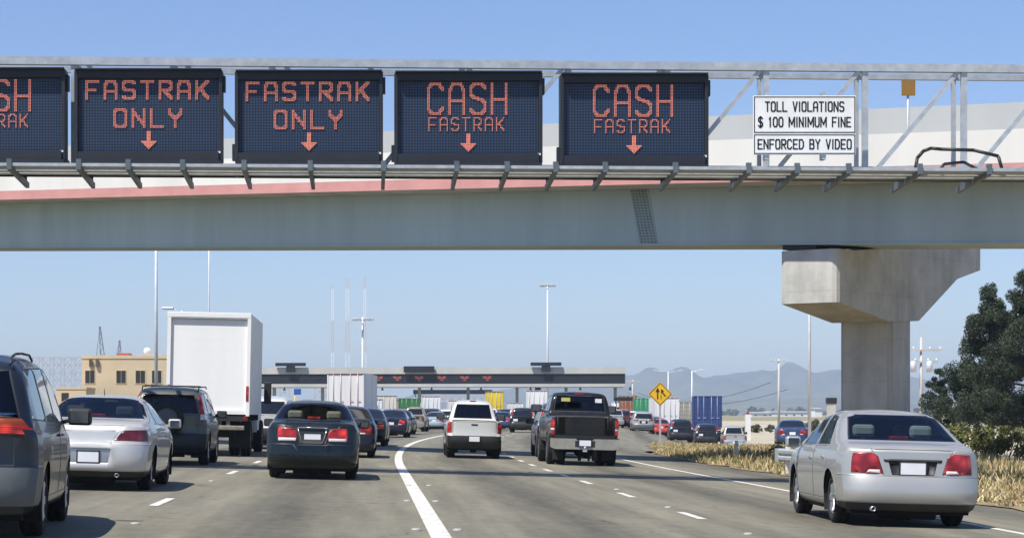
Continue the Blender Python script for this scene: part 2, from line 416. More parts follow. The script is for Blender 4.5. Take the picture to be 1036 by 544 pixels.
def build_car(S, name, label, cat, body, loc=(0, 0, 0), rz=0.0, ry=0.0, group=None):
    """S: the vehicle's measured lines. Origin of the thing: middle of its footprint, facing +Y."""
    L, W, zb = S['L'], S['W'], S['zb']; far = S.get('far', False)
    root = thing(name, label, cat, loc, rz, ry, group)
    bm, lay = shell(S)
    wrad, axles, wd = S['wheel'], S['axles'], S.get('tyre', .20)
    for a in axles:
        R = wrad + S.get('gap', .055)
        poly = [(a + R * math.cos(2 * PI * i / 18), wrad + R * math.sin(2 * PI * i / 18)) for i in range(18)]
        fs = cut(bm, lay, 'side', poly, lambda f: abs(f.calc_center_median().x) > W * .62, 99)
        bmesh.ops.delete(bm, geom=fs, context='FACES')
    bm.normal_update()
    # glass: 1 rear, 2 windscreen, 3 side; 9 = black rubber rims
    def rearish(f):
        return f[lay] == 0 and f.normal.y < -.18
    for pl in S['rear_window']:
        fs = cut(bm, lay, 'rear', pl, lambda f: rearish(f) and f.calc_center_median().y < L * .55, 1); inset(bm, lay, fs, .018, 0, 9)
    fs = cut(bm, lay, 'rear', S['screen'], lambda f: f[lay] == 0 and f.normal.y > .2 and f.calc_center_median().y > L * .5, 2); inset(bm, lay, fs, .02, 0, 9)
    zlm = tab(S['belt'], L * .45) - .02
    for s in (1, -1):
        for pl in S['side_windows']:
            fs = cut(bm, lay, 'side', pl, lambda f: f[lay] == 0 and f.calc_center_median().x * s > W * .4 and abs(f.normal.x) > .55, 3); inset(bm, lay, fs, .014, -.004, 9)
    # rear face: 4 tail lamp, 40 amber, 41 clear, 5 bumper, 6 boot lid, 7 plate recess, 8 trim
    for pid, pl, pr in S.get('tails', []):
        for s in (1, -1):
            fs = cut(bm, lay, 'rear', [(p[0] * s, p[1]) for p in pl], lambda f: f[lay] == 0 and f.calc_center_median().y < pr and f.normal.y < .5 and f.calc_center_median().x * s > 0, pid)
            inset(bm, lay, fs, .008, .006, None)
    for pid, pl, dp in S.get('marks', []):
        fs = cut(bm, lay, 'rear', pl, lambda f: f[lay] == 0 and f.calc_center_median().y < .5 and f.normal.y < -.25, pid); inset(bm, lay, fs, .012, dp, S.get('mark_rim', pid))
    if 'lid' in S:
        fs = cut(bm, lay, 'rear', S['lid'], lambda f: f[lay] == 0 and f.calc_center_median().y < .9 and f.normal.y < -.25, 6); inset(bm, lay, fs, .007, -.004, 9)
    zb0, zb1 = S['bumper']
    fs = cut(bm, lay, 'rear', [(-2, zb0), (2, zb0), (2, zb1), (-2, zb1)], lambda f: f[lay] == 0 and f.calc_center_median().y < S.get('bumper_y', .48), 5); inset(bm, lay, fs, .007, .004, 9)
    if 'valance' in S:
        cut(bm, lay, 'rear', [(-2, 0), (2, 0), (2, S['valance']), (-2, S['valance'])], lambda f: f[lay] in (0, 5) and f.calc_center_median().y < .6, 8)
    for s in (1, -1):
        for i, pl in enumerate(S.get('doors', [])):
            fs = cut(bm, lay, 'side', pl, lambda f: f[lay] == 0 and f.calc_center_median().x * s > W * .55 and abs(f.normal.x) > .4, 10 + i); inset(bm, lay, fs, .006, -.003, 9)
        fs = cut(bm, lay, 'side', [(1.0, zb - .1), (L - 1.0, zb - .1), (L - 1.0, zb + .10), (1.0, zb + .10)], lambda f: f[lay] == 0 and f.calc_center_median().x * s > W * .5, 8 if S.get('dark_sill') else 0)
    # lamps and grille of the front
    for s in (1, -1):
        fs = cut(bm, lay, 'rear', [(s * .38 * W, .60), (s * 1.1 * W, .62), (s * 1.1 * W, .76), (s * .42 * W, .73)], lambda f: f[lay] == 0 and f.calc_center_median().y > L - .6 and f.normal.y > .2, 41); inset(bm, lay, fs, .008, .004, None)
    cut(bm, lay, 'rear', [(-.36 * W, .58), (.36 * W, .58), (.36 * W, .70), (-.36 * W, .70)], lambda f: f[lay] == 0 and f.calc_center_median().y > L - .6 and f.normal.y > .2, 8)
    if 'bed' in S:
        bw, b0, b1, bd = S['bed']
        fs = cut(bm, lay, 'top', [(-bw, b0), (bw, b0), (bw, b1), (-bw, b1)], lambda f: f[lay] == 0 and f.normal.z > .7, 8)
        if fs:
            r = bmesh.ops.extrude_face_region(bm, geom=fs)
            for v in [g for g in r['geom'] if isinstance(g, bmesh.types.BMVert)]: v.co.z -= bd
            bmesh.ops.delete(bm, geom=[f for f in fs if f.is_valid], context='FACES')
            for f in [g for g in r['geom'] if isinstance(g, bmesh.types.BMFace)]: f[lay] = 8
            for v in [g for g in r['geom'] if isinstance(g, bmesh.types.BMVert)]:
                for f in v.link_faces: f[lay] = 8
    bm.verts.index_update()
    gl = M['glass_opaque'] if far else S.get('glass', M['glass'])
    def part(nm, pids, mats, split=None):
        nb = extract(bm, lay, pids, L, split)
        if not nb.faces: nb.free(); return None
        bmesh.ops.recalc_face_normals(nb, faces=nb.faces[:]) if nm == 'x' else None
        return obj(nm, nb, mats, root)
    left, right = (lambda c: c.x < 0), (lambda c: c.x > 0)
    bo = part('body', [0, 9, 8] if not far else [0, 9, 8, 10, 11, 6], [body, M['black_plastic'], M['black_plastic'], body, body, body])
    part('rear_window', [1], [S.get('rear_glass', gl) if not far else gl]); part('windscreen', [2], [gl])
    bump = S.get('bumper_mat', body)
    part('bumper', [5], [bump])
    for sp in (left, right):
        part('side_window', [3], [gl], sp)
        part('tail_light', [4, 40, 41, 42], [S.get('tail_mat', M['tail']), M['amber'], M['clear'], M['tail']], lambda c: sp(c) and c.y < L * .5)
        part('headlight', [41], [M['clear']], lambda c: sp(c) and c.y > L * .5)
    bm_free = []
    if not far:
        part('boot_lid', [6], [body])
        part('plate_recess', [7], [S.get('recess_mat', M['black_plastic'])])
        for i in range(len(S.get('doors', []))):
            for sp, s in ((left, -1), (right, 1)):
                d = part('door', [10 + i], [body], sp)
                if d and 'handles' in S:
                    hy, hz = S['handles'][i]; b = B()
                    xw = W * .985
                    box(b, s * xw - .02, s * xw + .02, hy - .09 - L / 2, hy + .09 - L / 2, hz - .014, hz + .014, bev=.008)
                    obj('door_handle', b, S.get('handle_mat', body), d)
    bm.free()
    # underbody tub, wheel housings, wheels
    b = B(); box(b, -W * .80, W * .80, -L / 2 + .35, L / 2 - .5, zb - .05, zb + .12)
    for a in axles:
        for s in (1, -1):
            x0, x1 = sorted((s * W * .55, s * W * .965)); n = 14; R = wrad + S.get('gap', .055) + .002
            ra = [[b.verts.new((x, a - L / 2 + R * math.cos(PI * (i / n) * 1.3 - .47), wrad + R * math.sin(PI * (i / n) * 1.3 - .47))) for i in range(n + 1)] for x in (x0, x1)]
            for i in range(n): b.faces.new((ra[0][i], ra[0][i + 1], ra[1][i + 1], ra[1][i]))
    box(b, -.08, .08, axles[0] - .9 - L / 2 + .4, axles[0] + .2 - L / 2, zb - .12, zb)
    tube(b, (-W * .8, axles[0] - L / 2, wrad), (W * .8, axles[0] - L / 2, wrad), .05)
    if S.get('muffler', True): tube(b, (-.35, .42 - L / 2, zb - .02), (.35, .42 - L / 2, zb - .02), .09, n=12)
    obj('underbody', b, M['under'], root)
    for a in axles:
        for s in (1, -1):
            wheel_parts(root, (s * (W - wd / 2 - S.get('tuck', .035)), a - L / 2, wrad), wrad, wd, s, S.get('rim', True), far)
    # number plate
    px, pz, py = S['plate']; b = B(); box(b, px - .155, px + .155, py - L / 2 - .012, py - L / 2, pz - .08, pz + .08, bev=.006)
    po = obj('licence_plate', b, M['plate'], root)
    if not far:
        b = B()
        for x0, x1, z0, z1 in ((-.17, .17, .078, .092), (-.17, .17, -.092, -.078), (-.17, -.153, -.09, .09), (.153, .17, -.09, .09)):
            box(b, px + x0, px + x1, py - L / 2 - .016, py - L / 2 + .002, pz + z0, pz + z1)
        obj('plate_frame', b, S.get('frame_mat', M['chrome']), po)
    my, mz = S['mirror']
    for s in (1, -1): mirror_part(root, s * W * .97, my - L / 2, mz, S.get('mirror_mat', body), S.get('mirror_big', 1.0))
    # cabin seen through the glass
    if not far:
        b = B(); zs = tab(S['belt'], L * .45); c0, c1 = S['cabin']
        box(b, -W * .80, W * .80, c0 - L / 2, c1 - L / 2, zb + .14, zs - .22)
        box(b, -W * .76, W * .76, c1 - .35 - L / 2, c1 + .25 - L / 2, zs - .3, zs - .02, bev=.05)
        obj('cabin', b, M['under'], root)
        sm_ = S.get('seat_mat', M['seat_dark'])
        for yy in S['seats']:
            for s in (1, -1):
                b = B(); x = s * W * .42
                box(b, x - .25, x + .25, yy - L / 2 - .06, yy - L / 2 + .10, zs - .35, zs + .12, bev=.05)
                box(b, x - .14, x + .14, yy - L / 2 - .05, yy - L / 2 + .05, zs + .15, zs + .31, bev=.045)
                tube(b, (x, yy - L / 2, zs + .1), (x, yy - L / 2, zs + .2), .02)
                obj('seat', b, sm_, root)
        if 'brake_lamp' in S:
            y, z = S['brake_lamp']; b = B(); box(b, -.12, .12, y - L / 2, y + .04 - L / 2, z, z + .045, bev=.01)
            obj('brake_light', b, M['tail_lit'] if S.get('lit') else M['tail'], root)
        y, z = S['rearview']; b = B(); box(b, -.12, .12, y - L / 2, y + .03 - L / 2, z, z + .07, bev=.025); obj('rear_view_mirror', b, M['black_plastic'], root)
    if 'exhaust' in S:
        x, y, z = S['exhaust']; b = B(); lathe(b, [(.35, .03), (0, .03), (0, .022), (.2, .022)], 'y', 14, (x, y - L / 2, z)); obj('exhaust_pipe', b, M['alloy'], root)
    return root
def on_road(x, D, yoff=0.0):
    """ground point of a vehicle whose rear middle shows at photo column x, D metres away"""
    X = XD(x, D); return X
def set_vehicle(root, X, Drear, L, yaw=None):
    if yaw is None: yaw = -math.atan(xslope(Drear + L / 2))
    Y = Drear + L / 2; X = X + math.sin(-yaw) * L / 2
    root.location = (X, Y, gz(X, Y))
    root.rotation_euler = (math.atan(-(gz(X, Y + 1.2) - gz(X, Y - 1.2)) / 2.4) * -1, math.atan(-(gz(X + .7, Y) - gz(X - .7, Y)) / 1.4), yaw)
    return root
# ---- the lines of each kind of vehicle (metres; first number runs from the rear forwards)
SEDAN_R = dict(L=4.75, W=.86, tuck=.06,  zb=.20, wr=.575, corner=.24,
    top=[(0, .955), (.03, .985), (.30, 1.015), (.62, 1.03), (.70, 1.045), (1.42, 1.385), (1.75, 1.432), (2.3, 1.445), (2.75, 1.40), (3.55, 1.0), (4.3, .87), (4.68, .74), (4.75, .62)],
    belt=[(0, .905), (.6, .945), (2.0, .935), (3.5, .90), (4.3, .80), (4.75, .58)],
    rear=[(.15, .13), (.28, .06), (.33, .0), (.55, .0), (.60, .03), (.64, .07), (.80, .085), (.92, .10), (1.0, .16)],
    wheel=.315, axles=(1.02, 3.68), tyre=.20,
    rear_window=[[(-.67, 1.05), (.67, 1.05), (.54, 1.37), (-.54, 1.37)]], screen=[(-.74, 1.03), (.74, 1.03), (.56, 1.385), (-.56, 1.385)],
    side_windows=[[(2.22, .975), (3.22, .965), (3.0, 1.14), (2.66, 1.33), (2.28, 1.365)], [(1.25, .98), (2.13, .975), (2.17, 1.365), (1.72, 1.335)]],
    doors=[[(2.17, .30), (3.35, .30), (3.35, .92), (3.27, .96), (2.17, .965)], [(1.36, .42), (1.36, .30), (2.13, .30), (2.13, .965), (1.22, .97), (1.16, .75)]],
    handles=[(2.32, .80), (1.42, .82)],
    tails=[(41, [(.395, .655), (.56, .66), (.53, .70), (.40, .70)], .3), (4, [(.36, .655), (.95, .655), (.95, .885), (.50, .905), (.425, .86)], .20)],
    marks=[(7, [(-.25, .645), (.25, .645), (.29, .80), (-.29, .80)], -.02), (8, [(-.34, .80), (.34, .80), (.35, .825), (-.35, .825)], .012)],
    lid=[(-.36, .63), (.36, .63), (.50, .95), (-.50, .95)], bumper=(.30, .625), bumper_y=.50, valance=.295,
    plate=(0, .715, .085), mirror=(3.22, .93), cabin=(.7, 3.0), seats=(1.35, 2.35), seat_mat=M['seat_grey'], brake_lamp=(.92, 1.06), rearview=(2.75, 1.27),
    exhaust=(-.48, .0, .225), frame_mat=M['black_plastic'])
SEDAN_L = dict(SEDAN_R, L=4.82, W=.885, corner=.26,
    top=[(0, .955), (.03, .99), (.30, 1.03), (.75, 1.05), (.82, 1.06), (1.55, 1.375), (1.85, 1.415), (2.3, 1.42), (2.75, 1.38), (3.55, .99), (4.3, .86), (4.7, .72), (4.82, .6)],
    rear=[(.15, .13), (.28, .06), (.33, .0), (.62, .0), (.68, .035), (.72, .05), (.88, .07), (.94, .10), (1.0, .16)],
    tails=[(4, [(.36, .735), (.95, .735), (.95, .905), (.50, .89)], .25)], tail_mat=M['tail_dull'], recess_mat=M['alloy'],
    marks=[(7, [(-.30, .40), (.30, .40), (.33, .62), (-.33, .62)], -.02)], mark_rim=0,
    lid=[(-.33, .70), (.33, .70), (.50, .96), (-.50, .96)], bumper=(.30, .685), valance=.29, plate=(0, .495, .015),
    rear_window=[[(-.76, 1.06), (.76, 1.06), (.60, 1.365), (-.60, 1.365)]], seat_mat=M['seat_dark'], exhaust=(.42, -.0, .235),
    side_windows=[[(1.9, .975), (3.22, .965), (3.0, 1.13), (2.66, 1.31), (1.95, 1.35)], [(1.32, .98), (1.82, .975), (1.87, 1.345), (1.74, 1.31)]],
    doors=[[(1.86, .30), (3.35, .30), (3.35, .92), (3.27, .96), (1.86, .965)]], handles=[(2.05, .80)], brake_lamp=(1.0, 1.075))
SEDAN_D = dict(SEDAN_R, L=4.6, W=.865, corner=.27,
    top=[(0, 1.00), (.03, 1.035), (.30, 1.06), (.60, 1.07), (.68, 1.085), (1.35, 1.40), (1.7, 1.445), (2.2, 1.455), (2.7, 1.41), (3.45, 1.0), (4.2, .87), (4.5, .74), (4.6, .62)],
    belt=[(0, .935), (.6, .965), (2.0, .945), (3.5, .90), (4.3, .80), (4.6, .58)],
    rear=[(.15, .13), (.28, .06), (.33, .0), (.55, .0), (.62, .035), (.70, .055), (.92, .085), (1.05, .15)],
    tails=[(41, [(.30, .70), (.62, .70), (.62, .755), (.30, .755)], .3), (4, [(.285, .73), (.36, .705), (.95, .705), (.95, .90), (.62, .945), (.36, .925), (.29, .86)], .13)], tail_mat=M['tail_lit'],
    marks=[(7, [(-.24, .66), (.24, .66), (.33, .93), (-.33, .93)], -.006)],
    lid=[(-.27, .63), (.27, .63), (.50, .99), (-.50, .99)], bumper=(.30, .64), valance=.27,
    plate=(0, .755, .075), seat_mat=M['seat_tan'], brake_lamp=(.82, 1.10), lit=True,
    rear_window=[[(-.73, 1.085), (.73, 1.085), (.575, 1.39), (-.575, 1.39)]], mirror=(3.12, .95), glass=M['glass'])
SEDAN_D.pop('exhaust')
MINIVAN = dict(L=4.85, W=.945, zb=.22, wr=.70, corner=.26, rr=.16,
    top=[(0, 1.02), (.02, 1.06), (.28, 1.52), (.42, 1.62), (.9, 1.69), (1.8, 1.715), (2.8, 1.69), (3.2, 1.60), (4.15, 1.06), (4.7, .86), (4.85, .68)],
    belt=[(0, .98), (.6, 1.0), (3.4, .98), (4.3, .90), (4.85, .62)],
    rear=[(.15, .12), (.30, .05), (.36, 0), (.62, 0), (.68, .06), (1.1, .07)],
    wheel=.325, axles=(.95, 3.80), tyre=.21,
    rear_window=[[(-.74, 1.10), (.74, 1.10), (.62, 1.53), (-.62, 1.53)]], screen=[(-.76, 1.1), (.76, 1.1), (.63, 1.6), (-.63, 1.6)],
    side_windows=[[(.30, 1.08), (1.35, 1.06), (1.35, 1.57), (.55, 1.54)], [(1.45, 1.06), (2.42, 1.05), (2.42, 1.59), (1.45, 1.57)], [(2.52, 1.05), (3.72, 1.04), (3.25, 1.42), (2.98, 1.55), (2.52, 1.59)]],
    doors=[[(2.46, .36), (3.62, .36), (3.75, .98), (3.70, 1.02), (2.46, 1.03)], [(1.40, .45), (1.40, .36), (2.42, .36), (2.42, 1.03), (1.40, 1.03)]],
    handles=[(2.62, .93), (2.28, .93)],
    tails=[(40, [(.45, 1.03), (1.1, 1.03), (1.1, 1.09), (.45, 1.09)], .19), (4, [(.45, .95), (1.1, .95), (1.1, 1.03), (.45, 1.03)], .19)], bumper_mat=mat('grey_bumper', (.11, .12, .125), .45, var=.1), tail_mat=M['tail_lit'],
    marks=[(7, [(-.3, .72), (.3, .72), (.3, .93), (-.3, .93)], -.02)], lid=[(-.7, .67), (.7, .67), (.7, 1.05), (-.7, 1.05)], bumper=(.30, .655), bumper_y=.55,
    plate=(0, .82, .06), mirror=(3.62, 1.04), mirror_big=1.25, cabin=(.5, 3.6), seats=(.95, 1.85, 2.75), rearview=(3.25, 1.5), mirror_mat=M['black_plastic'],
    glass=M['glass_dark'], dark_sill=False)
SUV = dict(L=4.45, W=.89, zb=.28, wr=.66, corner=.15, rr=.14,
    top=[(0, 1.08), (.02, 1.12), (.14, 1.50), (.24, 1.62), (.6, 1.70), (1.4, 1.735), (2.4, 1.72), (2.75, 1.64), (3.35, 1.14), (4.1, 1.02), (4.38, .88), (4.45, .76)],
    belt=[(0, 1.03), (.6, 1.04), (3.2, 1.0), (4.2, .92), (4.45, .70)],
    rear=[(.2, .10), (.36, .04), (.42, 0), (.66, 0), (.72, .06), (1.2, .06)],
    wheel=.345, axles=(.80, 3.42), tyre=.215,
    rear_window=[[(-.66, 1.13), (.66, 1.13), (.56, 1.55), (-.56, 1.55)]], screen=[(-.74, 1.15), (.74, 1.15), (.6, 1.63), (-.6, 1.63)],
    side_windows=[[(.28, 1.11), (.95, 1.09), (.95, 1.58), (.42, 1.56)], [(1.05, 1.09), (1.95, 1.07), (1.95, 1.61), (1.05, 1.59)], [(2.05, 1.07), (3.02, 1.06), (2.72, 1.48), (2.55, 1.58), (2.05, 1.61)]],
    doors=[[(2.0, .40), (3.0, .40), (3.1, 1.0), (3.05, 1.04), (2.0, 1.05)], [(1.25, .55), (1.15, .40), (1.96, .40), (1.96, 1.05), (1.0, 1.07), (1.0, .9)]],
    handles=[(2.15, .95), (1.15, .97)],
    tails=[(41, [(.70, 1.0), (1.0, 1.0), (1.0, 1.12), (.70, 1.12)], .34), (4, [(.71, .98), (1.0, .98), (1.0, 1.58), (.63, 1.58)], .34)],
    marks=[], lid=[(-.68, .70), (.68, .70), (.68, 1.10), (-.68, 1.10)], bumper=(.36, .69), valance=.38,
    bumper_mat=M['black_plastic'], plate=(-.45, .86, .045), mirror=(2.95, 1.06), mirror_mat=M['black_plastic'], cabin=(.4, 2.9), seats=(1.15, 2.05), rearview=(2.6, 1.5),
    glass=M['glass'], dark_sill=True, mirror_big=1.15)
PICKUP_W = dict(L=5.1, W=.82, zb=.29, wr=.555, corner=.10, rr=.12, smooth=.03,
    top=[(0, 1.09), (.02, 1.105), (1.78, 1.12), (1.80, 1.14), (1.96, 1.62), (2.12, 1.69), (2.6, 1.725), (3.0, 1.70), (3.25, 1.60), (3.85, 1.16), (4.9, 1.04), (5.1, .80)],
    belt=[(0, 1.075), (1.8, 1.10), (3.8, 1.05), (4.9, .98), (5.1, .74)],
    rear=[(.28, .16), (.42, .03), (.62, .03), (.64, .06), (1.2, .06)],
    wheel=.365, axles=(1.12, 4.22), tyre=.25, gap=.08,
    gw=.865, bed=(.64, .09, 1.72, .42), rear_window=[[(-.58, 1.165), (.58, 1.165), (.49, 1.59), (-.49, 1.59)]], screen=[(-.68, 1.18), (.68, 1.18), (.55, 1.62), (-.55, 1.62)],
    side_windows=[[(2.02, 1.16), (2.42, 1.15), (2.42, 1.60), (2.12, 1.59)], [(2.50, 1.15), (3.62, 1.12), (3.28, 1.44), (3.05, 1.58), (2.50, 1.60)]],
    doors=[[(2.46, .55), (3.62, .55), (3.72, 1.05), (3.66, 1.10), (2.46, 1.11)], [(1.95, .55), (2.42, .55), (2.42, 1.11), (1.95, 1.12)]],
    handles=[(2.62, 1.0), (2.05, 1.0)],
    tails=[(40, [(.66, .99), (.9, .99), (.9, 1.06), (.66, 1.06)], .2), (4, [(.66, .74), (.9, .74), (.9, 1.06), (.66, 1.06)], .2)],
    marks=[(8, [(-.09, .96), (.09, .96), (.09, 1.0), (-.09, 1.0)], -.01)], lid=[(-.64, .66), (.64, .66), (.64, 1.07), (-.64, 1.07)], bumper=(.20, .66), bumper_mat=M['black_plastic'],
    plate=(0, .575, .01), mirror=(3.55, 1.13), mirror_mat=M['black_plastic'], mirror_big=1.3, cabin=(1.95, 3.6), seats=(2.55,), rearview=(3.2, 1.5),
    glass=M['glass_dark'], muffler=False, frame_mat=M['black_plastic'])
PICKUP_B = dict(PICKUP_W, L=5.9, W=.93, zb=.58, wr=.72,
    top=[(0, 1.28), (.02, 1.30), (1.98, 1.32), (2.0, 1.36), (2.10, 1.86), (2.26, 1.955), (2.9, 1.985), (3.6, 1.96), (3.85, 1.88), (4.45, 1.42), (5.7, 1.30), (5.9, 1.0)],
    belt=[(0, 1.27), (1.95, 1.30), (2.05, 1.35), (4.4, 1.32), (5.6, 1.2), (5.9, .9)],
    rear=[(.5, .10), (.82, .08), (.88, .08), (1.5, .08)], wheel=.41, axles=(1.30, 4.95), tyre=.24, gap=.07, tuck=.01,
    gw=.90, bed=(.76, .09, 1.92, .45), rear_window=[[(-.71, 1.43), (.71, 1.43), (.64, 1.87), (-.64, 1.87)]], screen=[(-.76, 1.45), (.76, 1.45), (.64, 1.9), (-.64, 1.9)],
    side_windows=[[(2.2, 1.42), (3.0, 1.41), (3.0, 1.85), (2.3, 1.84)], [(3.1, 1.41), (4.22, 1.39), (3.9, 1.70), (3.7, 1.83), (3.1, 1.85)]],
    doors=[[(3.05, .72), (4.2, .72), (4.3, 1.32), (4.25, 1.37), (3.05, 1.38)], [(2.15, .72), (3.01, .72), (3.01, 1.38), (2.15, 1.38)]],
    handles=[(3.2, 1.26), (2.3, 1.26)],
    tails=[(41, [(.80, .93), (1.1, .93), (1.1, .98), (.80, .98)], .2), (4, [(.80, .80), (1.1, .80), (1.1, 1.22), (.80, 1.22)], .2)], tail_mat=M['tail_lit'],
    marks=[], lid=[(-.78, .77), (.78, .77), (.78, 1.265), (-.78, 1.265)], bumper=(.40, .50), bumper_mat=M['black_plastic'],
    plate=(0, .60, -.075), mirror=(4.1, 1.42), cabin=(2.15, 4.2), seats=(2.5, 3.3), rearview=(3.8, 1.75), seat_mat=M['seat_dark'], mirror_big=1.5)
# plainer versions for the traffic further up the road
FSEDAN = dict(SEDAN_R, far=True); FSEDAN['marks'] = []
FSUV = dict(SUV, far=True, bumper_mat=M['black_plastic'], L=4.5)
FHATCH = dict(MINIVAN, far=True, tail_mat=M['tail'])
FPICK = dict(PICKUP_W, far=True, bumper_mat=M['chrome'])
# ================================================================== THE SETTING
def uvmat(name, base, build):
    m, t, p = newmat(name); build(t, p, t.links); return m
def road_nodes(t, p, L):
    N = t.nodes.new
    uv = N('ShaderNodeUVMap'); uv.uv_map = 'UVMap'; sep = N('ShaderNodeSeparateXYZ'); L.new(uv.outputs[0], sep.inputs[0])
    def math_(op, a, b=None, c=None):
        n = N('ShaderNodeMath'); n.operation = op
        for i, v in enumerate((a, b, c)):
            if v is None: continue
            if isinstance(v, (int, float)): n.inputs[i].default_value = v
            else: L.new(v, n.inputs[i])
        return n.outputs[0]
    # oil and tyre wear along every lane: period 3.45 m, lane line at u = 0.7
    ph = math_('MULTIPLY', math_('SUBTRACT', sep.outputs['X'], 0.7), 2 * PI / 3.45)
    oil = math_('POWER', math_('MULTIPLY_ADD', math_('COSINE', ph), -0.5, 0.5), 3.0)
    def noise(sx, sy, sc, det=5, rough=0.6):
        mp = N('ShaderNodeMapping'); mp.inputs['Scale'].default_value = (sx, sy, 1); L.new(uv.outputs[0], mp.inputs['Vector'])
        n = N('ShaderNodeTexNoise'); n.inputs['Scale'].default_value = sc; n.inputs['Detail'].default_value = det; n.inputs['Roughness'].default_value = rough
        L.new(mp.outputs[0], n.inputs['Vector']); return n.outputs['Fac']
    streak = noise(1.0, 0.05, 2.2); patch = noise(1, 0.6, 0.35, 8, 0.7); fine = noise(1, 1, 60, 2, 0.8); mid = noise(1, .5, 5, 6, .7)
    v = math_('MULTIPLY_ADD', patch, 0.40, 0.34)
    v = math_('ADD', v, math_('MULTIPLY_ADD', streak, 0.85, -0.425))
    v = math_('ADD', v, math_('MULTIPLY_ADD', mid, 0.5, -0.25))
    v = math_('SUBTRACT', v, math_('MULTIPLY', oil, math_('MULTIPLY_ADD', streak, 0.36, 0.10)))
    v = math_('ADD', v, math_('MULTIPLY_ADD', fine, 0.22, -0.11))
    # slab joints every 4.6 m, uneven cracks
    j = math_('ABSOLUTE', math_('SUBTRACT', math_('FRACT', math_('MULTIPLY', sep.outputs['Y'], 1 / 4.6)), 0.5))
    joint = math_('LESS_THAN', j, 0.0035)
    vo = N('ShaderNodeTexVoronoi'); vo.feature = 'DISTANCE_TO_EDGE'; vo.inputs['Scale'].default_value = 0.28
    wm = N('ShaderNodeMix'); wm.data_type = 'VECTOR'; L.new(uv.outputs[0], wm.inputs['A'])
    nn = N('ShaderNodeTexNoise'); nn.inputs['Scale'].default_value = 1.3; nn.inputs['Detail'].default_value = 5; L.new(uv.outputs[0], nn.inputs['Vector'])
    va = N('ShaderNodeVectorMath'); va.operation = 'MULTIPLY_ADD'; va.inputs[1].default_value = (1.4, 1.4, 0)
    L.new(nn.outputs['Color'], va.inputs[0]); L.new(uv.outputs[0], va.inputs[2]); L.new(va.outputs[0], vo.inputs['Vector'])
    crack = math_('MULTIPLY', math_('LESS_THAN', vo.outputs['Distance'], 0.006), math_('GREATER_THAN', patch, 0.53))
    v = math_('SUBTRACT', v, math_('MULTIPLY', math_('MAXIMUM', math_('MULTIPLY', joint, .5), crack), 0.34))
    cr = N('ShaderNodeValToRGB'); e = cr.color_ramp.elements
    e[0].position = 0.12; e[0].color = (0.060, 0.055, 0.040, 1); e[1].position = 0.85; e[1].color = (0.245, 0.226, 0.165, 1)
    L.new(v, cr.inputs['Fac']); L.new(cr.outputs[0], p.inputs['Base Color']); p.inputs['Roughness'].default_value = 0.82
    b = N('ShaderNodeBump'); b.inputs['Strength'].default_value = 0.25; b.inputs['Distance'].default_value = 0.01
    L.new(fine, b.inputs['Height']); L.new(b.outputs[0], p.inputs['Normal'])
M['road'] = uvmat('road_concrete', None, road_nodes)
M['line'] = mat('road_paint', (0.74, 0.73, 0.69), 0.7, var=0.09, scale=7, dark=(0.36, 0.34, 0.29))
M['earth'] = mat('dry_earth', (0.27, 0.22, 0.13), 0.95, var=0.3, scale=0.25, dark=(0.11, 0.12, 0.05))
M['ramp'] = mat('pale_pavement', (0.42, 0.37, 0.28), 0.9, var=0.12, scale=0.3)
M['verge'] = mat('verge_dirt', (0.25, 0.19, 0.10), 0.95, var=0.3, scale=1.5, bump=0.5, bscale=8)
def road_strip(bm, u0, u1, Ys, dz, nx=1):
    uvl = bm.loops.layers.uv.get('UVMap') or bm.loops.layers.uv.new('UVMap'); prev = None
    for Y in Ys:
        a, b = (u0(Y) if callable(u0) else u0), (u1(Y) if callable(u1) else u1)
        us = [a + (b - a) * i / nx for i in range(nx + 1)]
        row = [(bm.verts.new((xoff(Y) + u, Y, gz(xoff(Y) + u, Y) + dz)), u, Y) for u in us]
        if prev:
            for i in range(nx):
                q = (prev[i], prev[i + 1], row[i + 1], row[i])
                f = bm.faces.new([v[0] for v in q]); f.smooth = True
                for l, v in zip(f.loops, q): l[uvl].uv = (v[1], v[2])
        prev = row
def frange(a, b, s):
    n = max(1, int(round((b - a) / s))); return [a + (b - a) * i / n for i in range(n + 1)]
# the land
axis_x = [-9000, -5000, -2500, -1200, -600, -300, -160, -100, -70, -50] + list(range(-40, 81, 3)) + [95, 120, 160, 220, 320, 500, 800, 1500, 3000, 5500, 9000]
axis_y = [-300, -120, -60, -30] + list(range(-20, 301, 4)) + [320, 350, 400, 460, 560, 700, 1000, 1600, 2600, 4200, 6500, 9000]
b = B(); grid(b, axis_x, axis_y, lambda x, y: gz(x, y) - 0.10); struct('ground', b, M['earth'])
# the carriageway
def right_edge(Y): return 9.9 + 9.0 * sstep((Y - 84) / 26.0)
b = B(); road_strip(b, -34.0, right_edge, frange(-20, 420, 2.5), 0.0, 44); struct('road', b, M['road'])
b = B()
def ramp_u0(Y): return 19.6 - xoff(Y) if Y < 118 else 18.8 - 0 * Y
rows = frange(20, 420, 4)
strip(b, lambda Y: max(19.5, xoff(Y) + right_edge(Y) - .2), lambda Y: 60 + (Y - 20) * .12, rows, -0.02, nx=12)
struct('slip_road', b, M['ramp'])
